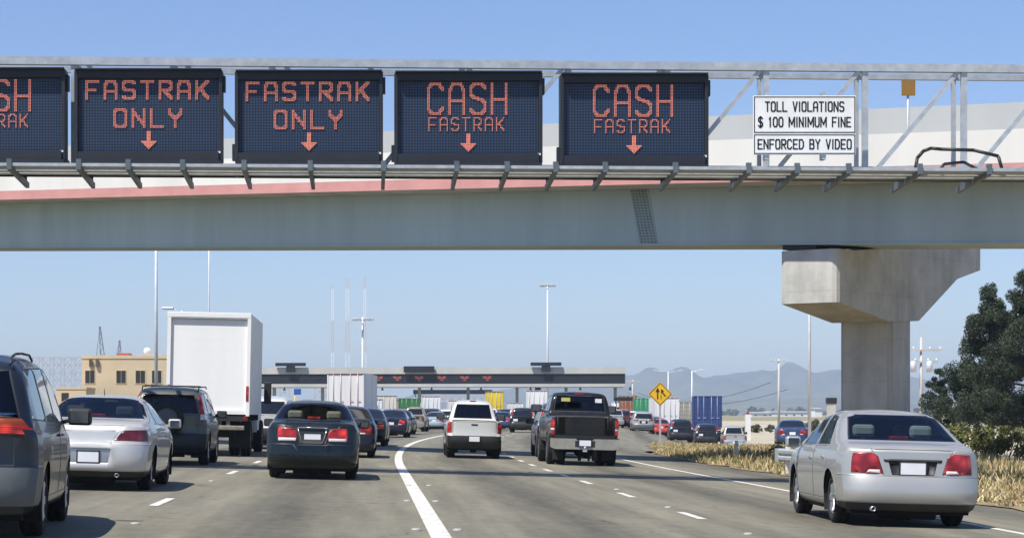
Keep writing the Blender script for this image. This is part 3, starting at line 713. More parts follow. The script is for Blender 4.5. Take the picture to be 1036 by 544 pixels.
# painted lines
b = B()
def line(u, y0, y1, wd=0.13, step=2.0): road_strip(b, u - wd / 2, u + wd / 2, frange(y0, y1, step), 0.005)
def wide(u0, w0): pass
road_strip(b, .60, .81, frange(6, 200, 2), 0.005)
for y in (27.4, 34.6, 41.2, 45.9, 50.4, 55.6, 60.6, 66, 72, 78, 84, 90, 97, 104, 111, 118, 126, 134, 142, 150): line(4.17, y - .1, y + 1.9, .12)
for y in (14.2, 28.2, 42.6, 52.0, 66, 80, 95, 110, 125, 140, 155): line(-2.72, y - 1.0, y + 1.4, .12)
for y in (20, 34.6, 49.2, 63.8, 78.4, 93, 108, 123): line(-6.2, y - 1.2, y + 1.3, .12); line(-9.7, y - 1.2, y + 1.3, .12)
line(7.66, 6, 100, .13)
struct('lane_marking', b, M['line'])
# verge with its dry grass
VPOLY = [(9.95, 20), (9.9, 55), (9.8, 65), (10.4, 79), (11.8, 91), (13.3, 104), (15.3, 118), (17.6, 120), (18.6, 112), (19.8, 106), (19.7, 20)]
def inpoly(x, y, Pg):
    c = False; j = len(Pg) - 1
    for i in range(len(Pg)):
        if (Pg[i][1] > y) != (Pg[j][1] > y) and x < (Pg[j][0] - Pg[i][0]) * (y - Pg[i][1]) / (Pg[j][1] - Pg[i][1]) + Pg[i][0]: c = not c
        j = i
    return c
def verge_left(Y):
    pts = VPOLY[:8]
    for (xa, ya), (xb, yb) in zip(pts[:-1], pts[1:]):
        if ya <= Y <= yb: return xa + (xb - xa) * (Y - ya) / (yb - ya)
    return 19
def bank(x, Y):
    l = verge_left(Y); return (0.10 - .12 * sstep((Y - 70) / 25)) * sstep((x - l) / 2.5) * sstep((19.7 - x) / 3.0) + .03 * math.sin(x * 1.3 + Y * .7)
b = B(); prev = None
for Y in frange(20, 119.5, 1.5):
    l = verge_left(Y); row = []
    for i in range(13):
        rt = 19.75 if Y < 106 else 19.75 - (Y - 106) * .16; x = l + (rt - l) * i / 12; e = min(i, 12 - i)
        row.append(b.verts.new((x + (random.uniform(-.25, .25) if i == 0 else 0), Y, gz(x, Y) + .02 + bank(x, Y) * (1 if e else 0))))
    if prev:
        for i in range(12): b.faces.new((prev[i], prev[i + 1], row[i + 1], row[i])).smooth = True
    prev = row
struct('verge', b, M['verge'])
GR = [mat('straw_grass', (0.47, 0.37, 0.18), 0.9, var=.2), mat('pale_straw', (0.60, 0.49, 0.28), 0.9, var=.15), mat('green_grass', (0.19, 0.19, 0.06), 0.9, var=.2), mat('brown_weed', (0.30, 0.19, 0.08), 0.9, var=.2)]
b = B(); rg = random.Random(3); cnt = 0
while cnt < 62000:
    Y = 20 + 100 * rg.random(); X = 9.6 + 10.4 * rg.random()
    if not inpoly(X, Y, VPOLY): continue
    d = math.sin(X * 1.7 + Y * .45) + math.sin(Y * 1.1 - X * .6) + .7 * math.sin(X * 4.1 + Y * 2.3)
    if rg.random() > clamp(.5 + .34 * d, .06, 1): continue
    edge = X - verge_left(Y)
    z = gz(X, Y) + .02 + bank(X, Y) - .02
    h = (.10 + .26 * rg.random() ** 1.6) * (0.55 + .45 * clamp(edge / 1.2, 0, 1)) * (1.25 if d > 1 else 1)
    h *= (.6 if Y < 48 else .85 if Y < 62 else 1.0) * (1 - .6 * sstep((Y - 70) / 22))
    a = rg.random() * PI; wd = rg.uniform(.007, .022); lx, ly = rg.uniform(-.14, .14), rg.uniform(-.14, .14); ca, sa = math.cos(a) * wd, math.sin(a) * wd
    v = [b.verts.new(p) for p in ((X - ca, Y - sa, z), (X + ca, Y + sa, z), (X + lx * .4 + ca * .7, Y + ly * .4 + sa * .7, z + h * .6), (X + lx * .4 - ca * .7, Y + ly * .4 - sa * .7, z + h * .6), (X + lx, Y + ly, z + h))]
    k = 2 if (d < -.9 and rg.random() < .5) or rg.random() < .30 else (3 if rg.random() < .14 else (1 if rg.random() < .45 else 0))
    b.faces.new(v[:4]).material_index = k; b.faces.new((v[3], v[2], v[4])).material_index = k; cnt += 1
tag(obj('dry_grass', b, GR), 'dry straw coloured grass and weeds on the verge beside the road', 'grass', kind='stuff')

# ------------------------------------------------------------------ distant hills, land and air
def ridge(pts, D, depth, name, col, seed):
    rg = random.Random(seed); b = B(); xs = frange(pts[0][0], pts[-1][0], 6); rows = []
    ph = [rg.uniform(0, 6) for _ in range(6)]
    for j in range(15):
        t = j / 14.0; row = []
        for x in xs:
            y = tabs(pts, x, 16) + 0.4 * math.sin(x * .05 + ph[0]) + .3 * math.sin(x * .15 + ph[1]) + .2 * math.sin(x * .51 + ph[2])
            top = CAMZ + (VY - y) / F * D
            Y = D - depth + depth * t * 1.0
            prof = sstep(t) if t < 1 else 1
            rough = 1 + .16 * math.sin(x * .05 + t * 5 + ph[3]) + .10 * math.sin(x * .17 - t * 9 + ph[4])
            z = max(-4, top * prof * (rough if t < .95 else 1)) if t < 1 else top
            row.append(b.verts.new((XD(x, D), Y + 60 * math.sin(x * .07 + ph[5]), z)))
        rows.append(row)
    rows.append([b.verts.new((v.co.x, v.co.y + depth * .5, v.co.z * .6)) for v in rows[-1]])
    rows.append([b.verts.new((v.co.x, v.co.y + depth * .6, -4)) for v in rows[-2]])
    for a, c in zip(rows[:-1], rows[1:]):
        for i in range(len(a) - 1): b.faces.new((a[i], a[i + 1], c[i + 1], c[i])).smooth = True
    struct(name, b, mat(name + '_scrub', col, .95, var=.3, scale=.004))
ridge([(-260, 421), (0, 419), (200, 412), (420, 402), (520, 392), (590, 385), (625, 380), (645, 377), (665, 378), (690, 382), (715, 382), (735, 379), (752, 375), (772, 374), (795, 376), (820, 380), (845, 384), (900, 388), (960, 384), (1040, 380), (1180, 388), (1350, 400)], 7000, 1800, 'hills', (0.10, 0.10, 0.06), 4)
ridge([(-260, 421), (400, 420), (560, 414), (700, 407), (760, 404), (830, 403), (900, 408), (1000, 402), (1350, 405)], 5200, 900, 'foothills', (0.11, 0.11, 0.06), 9)
b = B(); box(b, -8800, 8800, -250, 8800, -12, 175)
hz, t, p = newmat('haze_air'); t.nodes.remove(p)
pv = t.nodes.new('ShaderNodeVolumePrincipled'); pv.inputs['Color'].default_value = (0.66, 0.80, .96, 1); pv.inputs['Density'].default_value = 1.7e-4
pv.inputs['Anisotropy'].default_value = 0.0
t.links.new(pv.outputs[0], t.nodes['Material Output'].inputs['Volume'])
tag(obj('haze', b, hz), kind='stuff')

# ================================================================== THE OVERPASS
M['girder'] = mat('painted_girder', (0.435, 0.515, 0.48), 0.6, var=0.09, scale=0.6, streak=True)
M['pink'] = mat('red_primer', (0.56, 0.27, 0.25), 0.7, var=0.08, scale=1.2)
M['parapet'] = mat('pale_concrete', (0.66, 0.65, 0.61), 0.8, var=0.05, scale=.7, streak=True)
M['wall_grey'] = mat('grey_concrete', (0.37, 0.385, 0.385), 0.85, var=0.05, scale=.5, streak=True)
UO = Vector((.7809, -.6247, 0)); NO = Vector((.6247, .7809, 0))
def zo(X): return 6.46 - .058 * X
def OP(X, d, dz): return Vector((X + NO.x * d, 69.3 - .8 * X + NO.y * d, zo(X) + dz))
def oprism(bm, prof, Xs, mi=0):
    rings = [[bm.verts.new(OP(X, d, z)) for d, z in prof] for X in Xs]; n = len(prof)
    for a, c in zip(rings[:-1], rings[1:]):
        for i in range(n): bm.faces.new((a[i], a[(i + 1) % n], c[(i + 1) % n], c[i])).material_index = mi
    bm.faces.new(rings[0]); bm.faces.new(rings[-1][::-1]); bmesh.ops.recalc_face_normals(bm, faces=bm.faces[:])
OXS = frange(-75, 28, 6)
ov = thing('overpass', 'grey elevated ramp crossing over the freeway with a faded red band under its pale parapet', 'overpass', (0, 69.3, 0))
def oobj(nm, bm, m):
    for v in bm.verts: v.co -= ov.location
    return obj(nm, bm, m, ov)
b = B(); oprism(b, [(0, .14), (.0, 1.72), (2.8, 1.72), (2.8, .14)], OXS); oobj('girder', b, M['girder'])
b = B(); oprism(b, [(-.05, .10), (-.05, .138), (.5, .138), (.5, .10)], OXS); oobj('flange', b, M['girder'])
b = B(); oprism(b, [(-1.15, 1.80), (-1.15, 2.16), (4.6, 2.16), (4.6, 1.80), (2.8, 1.725), (0, 1.725)], OXS); oobj('deck', b, M['concrete'])
b = B(); oprism(b, [(-1.22, 1.75), (-1.22, 2.06), (-1.152, 2.06), (-1.152, 1.75)], OXS); oobj('painted_edge', b, M['pink'])
b = B(); oprism(b, [(-1.21, 2.065), (-1.20, 2.92), (-.98, 2.92), (-.80, 2.165), (-1.148, 2.165), (-1.148, 2.065)], OXS); oobj('parapet', b, M['parapet'])
b = B(); oprism(b, [(4.25, 2.162), (4.3, 4.30), (4.5, 4.30), (4.58, 2.162)], OXS)
oobj('barrier_wall', b, M['wall_grey'])
b = B(); q = [(7.55, 1.70), (8.03, 1.70), (8.28, .16), (7.80, .16)]
prism(b, q, lambda p: OP(p[0], -.022, p[1]), lambda p: OP(p[0], -.002, p[1]))
for i in range(5):
    for j in range(19):
        t = (j + .5) / 19; x = 7.58 + .09 * i + .02 + .27 * t; z = 1.70 - 1.54 * t; s = .026
        prism(b, [(x - s, z - s), (x + s, z - s), (x + s, z + s), (x - s, z + s)], lambda p: OP(p[0], -.05, p[1]), lambda p: OP(p[0], -.021, p[1]), mi=1)
oobj('splice_plate', b, [M['girder'], mat('bolt_steel', (.21, .25, .245), .5)])
for X in (-60, 11.75, 26.5):
    b = B(); prism(b, [(X - .4, -.035), (X + .4, -.035), (X + .4, .098), (X - .4, .098)], lambda p: OP(p[0], .12, p[1]), lambda p: OP(p[0], .95, p[1]))
    oobj('bearing', b, M['black'])
def pier(X0, label):
    c0 = OP(X0, 0, 0); r = thing('bridge_pier', label, 'bridge pier', (c0.x + NO.x * 4.2, c0.y + NO.y * 4.2, gz(c0.x + NO.x * 4.2, c0.y + NO.y * 4.2)))
    r.rotation_euler = (0, 0, math.atan2(UO.y, UO.x))         # local x along the bridge, local y across it
    zt = zo(X0) - .04 - r.location.z; g = r.location.z
    b = B(); hw = .88
    pr = [(-4.2, zt), (-3.2, zt), (5.4, zt + .80), (5.4, zt - .10), (3.7, zt - .45), (1.0, zt - 1.80), (-1.0, zt - 1.88), (-4.2, zt - 1.46)]
    rings = []
    for x, q in ((-hw, .17), (-hw + .05, .07), (-hw + .15, .01), (-hw + .22, 0), (hw - .22, 0), (hw - .15, .01), (hw - .05, .07), (hw, .17)):
        rings.append([b.verts.new((x, p[0] + (q if p[0] < -4 else 0), p[1])) for p in pr])
    for ra, rb in zip(rings[:-1], rings[1:]):
        for i in range(len(pr)): b.faces.new((ra[i], ra[(i + 1) % len(pr)], rb[(i + 1) % len(pr)], rb[i]))
    b.faces.new(rings[0][::-1]); b.faces.new(rings[-1]); bmesh.ops.recalc_face_normals(b, faces=b.faces[:])
    obj('cap', b, M['pier'], r)
    b = B(); box(b, -hw + .07, hw - .07, -.68, .68, -.4, zt - 1.72)
    bmesh.ops.bevel(b, geom=[e for e in b.edges if abs(e.verts[0].co.z - e.verts[1].co.z) > 1], offset=.12, segments=3, affect='EDGES')
    obj('column', b, M['pier'], r)
pier(12.0, 'concrete hammerhead pier carrying the overpass behind the silver sedan on the right')
# ================================================================== THE SIGN GANTRY (about 45 m away)
GD = 45.2
TDp = .8
ga = thing('sign_gantry', 'grey steel truss gantry with a walkway spanning the whole freeway', 'sign gantry', (0, GD, 0))
def gx(x, D=GD): return XD(x, D)
def gp(x, y, D): p = P(x, y, D); return (p.x, p.y - GD, p.z)
def gy(y0, y1, x): return y0 + (y1 - y0) * x / 955.0
def chord(nm, ya, yb, D, h, wd, m, x0=-160, x1=1140):
    b = B(); bar(b, gp(x0, gy(ya, yb, x0), D), gp(x1, gy(ya, yb, x1), D), wd, h); return obj(nm, b, m, ga)
chord('top_chord', 61.5, 69.5, GD, .165, .18, M['steel'])
zt0 = P(0, 61.5, GD).z; zt1 = P(955, 69.5, GD).z
b = B()
def gz_top(X): return zt0 + (zt1 - zt0) * (X - gx(0)) / (gx(955) - gx(0))
b = B(); bar(b, (gx(-160), TDp, gz_top(gx(-160)) - .06), (gx(1140), TDp, gz_top(gx(1140)) - .06), .12, .12); obj('top_chord', b, M['steel'], ga)
zb0 = P(0, 168, GD).z; zb1 = P(955, 172, GD).z
def gz_bot(X): return zb0 + (zb1 - zb0) * (X - gx(0)) / (gx(955) - gx(0))
for d in (0, TDp):
    b = B(); bar(b, (gx(-160), d, gz_bot(gx(-160))), (gx(1140), d, gz_bot(gx(1140))), .15, .12); obj('bottom_chord', b, M['steel'], ga)
vx = [775 + 100 * k for k in range(-9, 4)]
for d in (0, TDp):
    for x in vx:
        X = gx(x); b = B(); bar(b, (X, d, gz_bot(X) + .06), (X, d, gz_top(X) - .07), .12 if d == 0 else .08, .10); obj('post', b, M['steel'], ga)
    for x in (vx[:-1] if d == 0 else []):
        a, c = gx(x + 14), gx(x + 94)
        if x + 50 < 390: a, c = gx(x + 94), gx(x + 14)
        b = B(); bar(b, (a, d, gz_bot(a) + .06), (c, d, gz_top(c) - .07), .09 if d == 0 else .07, .09); obj('diagonal_brace', b, M['steel'], ga)
for x in vx:
    X = gx(x); b = B(); bar(b, (X, .09, gz_top(X)), (X, TDp - .06, gz_top(X)), .08, .08); obj('cross_strut', b, M['steel'], ga); b = B(); bar(b, (X, .08, gz_bot(X)), (X, TDp - .08, gz_bot(X)), .08, .08); obj('cross_strut', b, M['steel'], ga)
# walkway under the signs
M['bracket'] = mat('bracket_steel', (.13, .16, .175), .5, metal=.2, var=.15)
def zw(X): return 6.13 - .0055 * (X + 7.5)
def rail(nm, d, dz, h, wd, m):
    b = B(); a, c = gx(-160), gx(1140); bar(b, (a, d, zw(a) + dz), (c, d, zw(c) + dz), wd, h); return obj(nm, b, m, ga)
rail('walkway_edge', -1.95, .05, .06, .05, M['steel']); rail('walkway_rail', -1.45, 0.0, .05, .05, M['steel'])
rail('walkway_rail', -.95, 0.0, .05, .05, M['steel']); rail('walkway_edge', -.42, .02, .10, .06, M['black_plastic'])
gm, t, p = newmat('walkway_grating'); tc = t.nodes.new('ShaderNodeTexCoord'); wv = t.nodes.new('ShaderNodeTexWave'); wv.inputs['Scale'].default_value = 9; wv.bands_direction = 'X'
cr = t.nodes.new('ShaderNodeValToRGB'); cr.color_ramp.elements[0].color = (.20, .23, .25, 1); cr.color_ramp.elements[1].color = (.5, .54, .56, 1)
t.links.new(tc.outputs['Object'], wv.inputs['Vector']); t.links.new(wv.outputs['Fac'], cr.inputs['Fac']); t.links.new(cr.outputs[0], p.inputs['Base Color']); p.inputs['Roughness'].default_value = .6
for d0, d1 in ((-1.90, -1.50), (-1.40, -1.0), (-.88, -.48)):
    b = B(); a, c = gx(-160), gx(1140)
    for k in range(60):
        xa = a + (c - a) * k / 60; xb = a + (c - a) * (k + .985) / 60
        vs = [b.verts.new(q) for q in ((xa, d0, zw(xa)), (xb, d0, zw(xb)), (xb, d1, zw(xb)), (xa, d1, zw(xa)))]
        b.faces.new(vs[::-1])
    r = bmesh.ops.extrude_face_region(b, geom=b.faces[:])
    for v in [g for g in r['geom'] if isinstance(g, bmesh.types.BMVert)]: v.co.z += .025
    bmesh.ops.recalc_face_normals(b, faces=b.faces[:])
    obj('walkway_grating', b, gm, ga)
for x in (-60, 10, 80, 130, 185, 247, 314, 388, 462, 513, 562, 612, 683, 757, 806, 858, 930, 1000):
    X = gx(x, GD - 1.9); b = B(); bar(b, (X, -1.98, zw(X) - .01), (X, .35, zw(X) - .13), .075, .11); bar(b, (X, .02, zw(X) - .12), (X, .02, gz_bot(X)), .07, .08)
    box(b, X - .05, X + .05, -2.0, -1.9, zw(X) - .05, zw(X) + .16)
    obj('walkway_bracket', b, M['bracket'], ga)
# legs at both ends, outside the picture
for X in (gx(-150), gx(1130)):
    b = B(); zg = gz(X, GD)
    for d in (0, TDp): bar(b, (X, d, zg - .3), (X, d, gz_top(X) + .1), .35, .35)
    for k in range(4): bar(b, (X, 0, zg + 2 * k), (X, TDp, zg + 2 * k + 1.9), .1, .1)
    obj('leg', b, M['steel'], ga)
b = B(); pts = [gp(926, 172, 43.6), gp(928, 160, 43.6), gp(934, 153, 43.6), gp(942, 150, 43.6), gp(952, 151, 43.6), gp(985, 152, 43.6), gp(1010, 158, 43.6), gp(1014, 172, 43.6)]
path(b, pts, .035, 8); path(b, [gp(951, 172, 43.7), gp(955, 166, 43.7), gp(975, 164, 43.7), gp(990, 172, 43.7)], .03, 8)
obj('grab_rail', b, M['black_plastic'], ga)

# ------------------------------------------------------------------ lamp matrix signs
PITCH = 1.43 * 44.5 / F
STROKES = {
 'F': [[(0, 0), (0, 1), (1, 1)], [(0, .5), (.8, .5)]], 'A': [[(0, 0), (0, .78), (.22, 1), (.78, 1), (1, .78), (1, 0)], [(0, .42), (1, .42)]],
 'S': [[(1, .88), (.8, 1), (.2, 1), (0, .85), (0, .65), (.2, .52), (.8, .48), (1, .35), (1, .15), (.8, 0), (.2, 0), (0, .12)]],
 'T': [[(0, 1), (1, 1)], [(.5, 0), (.5, 1)]], 'R': [[(0, 0), (0, 1), (.8, 1), (1, .85), (1, .6), (.8, .48), (0, .48)], [(.4, .48), (1, 0)]],
 'K': [[(0, 0), (0, 1)], [(1, 1), (.1, .45)], [(.35, .58), (1, 0)]], 'O': [[(.2, 0), (0, .15), (0, .85), (.2, 1), (.8, 1), (1, .85), (1, .15), (.8, 0), (.2, 0)]],
 'N': [[(0, 0), (0, 1)], [(0, .85), (1, .15)], [(1, 0), (1, 1)]], 'L': [[(0, 1), (0, 0), (1, 0)]], 'Y': [[(0, 1), (0, .8), (.5, .45), (1, .8), (1, 1)], [(.5, .45), (.5, 0)]],
 'C': [[(1, .82), (.75, 1), (.25, 1), (0, .85), (0, .15), (.25, 0), (.75, 0), (1, .18)]], 'H': [[(0, 0), (0, 1)], [(1, 0), (1, 1)], [(0, .48), (1, .48)]]}
def dots_word(word, wd, ht, th, adv):
    S = set(); x0 = 0
    for ch in word:
        for st in STROKES[ch]:
            for (ax, ay), (bx, by) in zip(st[:-1], st[1:]):
                for k in range(81):
                    t = k / 80; px = round((ax + (bx - ax) * t) * (wd - th)); py = round((ay + (by - ay) * t) * (ht - th))
                    for i in range(th):
                        for j in range(th): S.add((x0 + px + i, py + j))
        x0 += adv
    return S, x0 - adv + wd
M['lamp'] = mat('lit_lamp', (0.55, 0.19, 0.14), 0.4, var=.25, scale=14, emit=(1.0, 0.33, 0.24), es=0.40)
M['sign_case'] = mat('sign_housing', (0.010, 0.014, 0.022), 0.55, var=.15, scale=2)
fm, t, p = newmat('lamp_matrix'); N = t.nodes.new; tc = N('ShaderNodeTexCoord'); sp = N('ShaderNodeSeparateXYZ'); t.links.new(tc.outputs['Object'], sp.inputs[0])
def tri(o):
    a = N('ShaderNodeMath'); a.operation = 'MULTIPLY'; a.inputs[1].default_value = 1 / (2 * PITCH); t.links.new(o, a.inputs[0])
    f = N('ShaderNodeMath'); f.operation = 'FRACT'; t.links.new(a.outputs[0], f.inputs[0])
    s = N('ShaderNodeMath'); s.operation = 'SUBTRACT'; s.inputs[1].default_value = .5; t.links.new(f.outputs[0], s.inputs[0])
    q = N('ShaderNodeMath'); q.operation = 'POWER'; q.inputs[1].default_value = 2; t.links.new(s.outputs[0], q.inputs[0]); return q.outputs[0]
ad = N('ShaderNodeMath'); t.links.new(tri(sp.outputs['X']), ad.inputs[0]); t.links.new(tri(sp.outputs['Z']), ad.inputs[1])
cr = N('ShaderNodeValToRGB'); cr.color_ramp.elements[0].position = .07; cr.color_ramp.elements[0].color = (.020, .055, .125, 1); cr.color_ramp.elements[1].position = .12; cr.color_ramp.elements[1].color = (.003, .008, .022, 1)
t.links.new(ad.outputs[0], cr.inputs['Fac']); t.links.new(cr.outputs[0], p.inputs['Base Color']); p.inputs['Roughness'].default_value = .5
def matrix_sign(xl, y0, y1, kind, label):
    D = 44.5; sc = D / F; wd = 150 * sc; xc = XD(xl + 75, D); zt = CAMZ + (VY - y0) * sc; zb = CAMZ + (VY - y1) * sc; ht = zt - zb
    r = thing('message_sign', label, 'message sign', (xc, D, zb), group='lamp matrix lane signs on the gantry')
    b = B(); h = wd / 2
    fr = .075
    box(b, -h, -h + fr, 0, .42, 0, ht, bev=.012); box(b, h - fr, h, 0, .42, 0, ht, bev=.012)
    box(b, -h + fr, h - fr, .003, .42, ht - .16, ht - .002); box(b, -h + fr, h - fr, -.04, .42, .002, .19)
    box(b, -h + fr, h - fr, .13, .42, .19, ht - .16)
    box(b, -h - .06, -h + .005, .1, .3, .05, .38); box(b, h - .005, h + .05, .1, .34, ht - .42, ht - .1)
    box(b, -h + .02, h - .02, -.12, .3, -.07, -.002)
    obj('housing', b, M['sign_case'], r)
    b = B(); box(b, -h + fr + .002, h - fr - .002, .10, .128, .192, ht - .162); obj('lamp_panel', b, fm, r)
    b = B(); box(b, -h + .02, h - .02, -.10, .05, ht, ht + .025); obj('hood', b, M['sign_case'], r)
    b = B(); box(b, h - .10, h - .04, -.012, -.001, .16, .20); obj('maker_tag', b, M['white'], r)
    # lettering: each lamp a small bead; px positions measured from the sign's left and top edges
    def word(nm, wrd, pw, ph, th, adv, cx, top):
        S, tw = dots_word(wrd, pw, ph, th, adv); b = B()
        x0 = -h + cx * sc - tw * PITCH / 2; z1 = ht - top * sc
        for (i, j) in S:
            x = x0 + i * PITCH; z = z1 - (ph - j) * PITCH; s = PITCH * .36; cxx, czz = x + PITCH / 2, z + PITCH / 2
            vf = [b.verts.new((cxx + s * math.cos(PI / 4 + PI / 2 * k), .078, czz + s * math.sin(PI / 4 + PI / 2 * k))) for k in range(4)]
            s *= 1.2
            vb = [b.verts.new((cxx + s * math.cos(PI / 4 + PI / 2 * k), .099, czz + s * math.sin(PI / 4 + PI / 2 * k))) for k in range(4)]
            b.faces.new(vf)
            for k in range(4): b.faces.new((vf[k], vb[k], vb[(k + 1) % 4], vf[(k + 1) % 4]))
        bmesh.ops.recalc_face_normals(b, faces=b.faces[:])
        obj(nm, b, M['lamp'], r)
    def arrow(cx, top):
        b = B(); x0 = -h + cx * sc; z1 = ht - top * sc; S = [(i, j) for i in (-1, 0, 1) for j in range(0, 7)] + [(i, 7 + k) for k in range(6) for i in range(-5 + k, 6 - k)]
        for (i, j) in S:
            cxx, czz = x0 + i * PITCH, z1 - (j + .5) * PITCH; s = PITCH * .46
            vf = [b.verts.new((cxx + s * math.cos(PI / 4 + PI / 2 * k), .078, czz + s * math.sin(PI / 4 + PI / 2 * k))) for k in range(4)]; s *= 1.2
            vb = [b.verts.new((cxx + s * math.cos(PI / 4 + PI / 2 * k), .099, czz + s * math.sin(PI / 4 + PI / 2 * k))) for k in range(4)]
            b.faces.new(vf)
            for k in range(4): b.faces.new((vf[k], vb[k], vb[(k + 1) % 4], vf[(k + 1) % 4]))
        bmesh.ops.recalc_face_normals(b, faces=b.faces[:])
        obj('lit_arrow', b, M['lamp'], r)
    if kind == 'only':
        word('lettering', 'FASTRAK', 10, 14, 2, 13, 73.5, 9.5); word('lettering', 'ONLY', 10, 14, 2, 13, 74, 38); arrow(75, 61)
    else:
        word('lettering', 'CASH', 12, 23, 2, 15, 74, 9.5); word('lettering', 'FASTRAK', 6, 10, 1, 8, 73, 44.5); arrow(75, 61)
matrix_sign(-84, 70, 162, 'cash', 'black lamp matrix sign reading CASH, cut off by the left edge of the photo')
matrix_sign(75, 71, 163, 'only', 'black lamp matrix sign reading ONLY, between the cut off CASH sign and another ONLY sign')
matrix_sign(237.5, 72.5, 164, 'only', 'black lamp matrix sign reading ONLY, next to a CASH sign on its right')
matrix_sign(399, 73.5, 165, 'cash', 'black lamp matrix sign reading CASH, between an ONLY sign and another CASH sign')
matrix_sign(567, 75.5, 167, 'cash', 'black lamp matrix sign reading CASH, nearest to the white toll violations sign')
# ------------------------------------------------------------------ white regulation sign
D = 44.7; sc = D / F; p0 = P(814, 127, D)
r = thing('regulation_sign', 'white sign with black text about toll violations and a minimum fine, on the gantry', 'sign', (p0.x, D, p0.z))
def plate(nm, z0, z1):
    b = B(); box(b, -52 * sc, 52 * sc, 0, .03, z0, z1, bev=.01); o = obj(nm, b, M['white'], r)
    b = B(); q = .018; i = .016; X = 52 * sc
    for a in ((-X + i, X - i, z1 - i - q, z1 - i), (-X + i, X - i, z0 + i, z0 + i + q), (-X + i, -X + i + q, z0 + i + q, z1 - i - q), (X - i - q, X - i, z0 + i + q, z1 - i - q)):
        box(b, a[0], a[1], -.004, .002, a[2], a[3])
    obj('border', b, M['black'], o)
plate('upper_panel', -8.2 * sc, 30 * sc); plate('lower_panel', -29.5 * sc, -8.3 * sc)
STROKES.update({'V': [[(0, 1), (.5, 0), (1, 1)]], 'I': [[(.5, 0), (.5, 1)]], 'M': [[(0, 0), (0, 1), (.5, .25), (1, 1), (1, 0)]], 'U': [[(0, 1), (0, .2), (.2, 0), (.8, 0), (1, .2), (1, 1)]],
 'E': [[(1, 1), (0, 1), (0, 0), (1, 0)], [(0, .5), (.8, .5)]], 'D': [[(0, 0), (0, 1), (.65, 1), (1, .75), (1, .25), (.65, 0), (0, 0)]], 'B': [[(0, 0), (0, 1), (.75, 1), (.95, .88), (.95, .64), (.75, .52), (0, .52)], [(.75, .52), (1, .38), (1, .14), (.8, 0), (0, 0)]],
 '1': [[(.25, .82), (.55, 1), (.55, 0)]], '0': [[(.25, 0), (0, .2), (0, .8), (.25, 1), (.75, 1), (1, .8), (1, .2), (.75, 0), (.25, 0)]], '$': STROKES['S'] + [[(.5, -.1), (.5, 1.1)]],
 'L': [[(0, 1), (0, 0), (1, 0)]], 'N': [[(0, 0), (0, 1), (1, 0), (1, 1)]], 'Y': [[(0, 1), (.5, .5), (1, 1)], [(.5, .5), (.5, 0)]]})
WID = {'I': .25, '1': .6, 'M': 1.15, ' ': .55}
def stroke_text(txt, width, height, zc):
    adv = [(WID.get(ch, .82), .42) for ch in txt]; tot = sum(a + g for a, g in adv) - adv[-1][1]; k = width / tot; x = -width / 2; b = B()
    for ch, (a, g) in zip(txt, adv):
        for st in STROKES.get(ch, []):
            for (ax, ay), (bx, by) in zip(st[:-1], st[1:]):
                p = Vector((x + ax * a * k, -.0035, zc + (ay - .5) * height)); q = Vector((x + bx * a * k, -.0035, zc + (by - .5) * height)); d = (q - p).normalized() * .012
                bar(b, p - d, q + d, .005, .027) if abs(d.z) < .95 * .012 else bar(b, p - d, q + d, .027, .005)
        x += (a + g) * k
    obj('lettering', b, M['black'], r)
stroke_text('TOLL VIOLATIONS', 79 * sc, 9.2 * sc, 19.0 * sc); stroke_text('$ 100 MINIMUM FINE', 93 * sc, 9.2 * sc, 3.4 * sc); stroke_text('ENFORCED BY VIDEO', 94 * sc, 9.2 * sc, -19.0 * sc)
b = B()
for x in (-38, 20): box(b, x * sc - .04, x * sc + .04, .03, .3, -34 * sc, 34 * sc)
obj('mounting_bracket', b, M['steel'], r)
# small yellow sign standing on the overpass barrier
q = OP(11.2, 7.6, 4.4)
D = 62.4; sc = D / F; q = P(919, 108, D); M['yellow'] = mat('yellow_sign', (0.24, 0.125, 0.022), .7, var=.08)
r = thing('warning_sign', 'small square yellow sign on a thin post above the overpass barrier', 'sign', (q.x, q.y, q.z - .6))
b = B(); box(b, -7 * sc, 7 * sc, -.02, .01, .6 + 11 * sc, .6 + 30 * sc, bev=.008); obj('sign_panel', b, M['yellow'], r)
b = B(); tube(b, (.0, .05, -2.2), (.0, .05, .6 + 30 * sc), .035); obj('post', b, M['steel'], r)
# ================================================================== THE TRAFFIC
PT = {}
for n_, c_, me_, ro_ in (('silver', (.44, .44, .415), .45, .34), ('champagne', (.57, .565, .545), .40, .34), ('teal', (.007, .013, .016), .15, .2), ('slate', (.018, .024, .036), .3, .24), ('olive', (.085, .09, .08), .3, .3),
        ('pearl', (.62, .62, .59), .15, .35), ('black', (.010, .011, .013), .2, .22), ('blue', (.03, .055, .13), .3, .25), ('red', (.36, .025, .02), .15, .28), ('dark_red', (.16, .012, .015), .2, .28),
        ('white', (.72, .73, .73), .0, .3), ('tan', (.27, .22, .14), .3, .35), ('grey', (.14, .15, .16), .4, .3), ('midnight', (.012, .017, .03), .2, .24), ('pale_blue', (.33, .40, .46), .4, .3), ('warm_red', (.55, .04, .02), .1, .3)):
    PT[n_] = paint(n_ + '_car_paint', c_, me_, ro_)
# --- silver sedan close on the right
c = build_car(SEDAN_R, 'sedan', 'large silver sedan driving in the outer lane beside the guardrail', 'car', PT['silver'])
set_vehicle(c, 6.56, 26.3, 4.75, -.028)
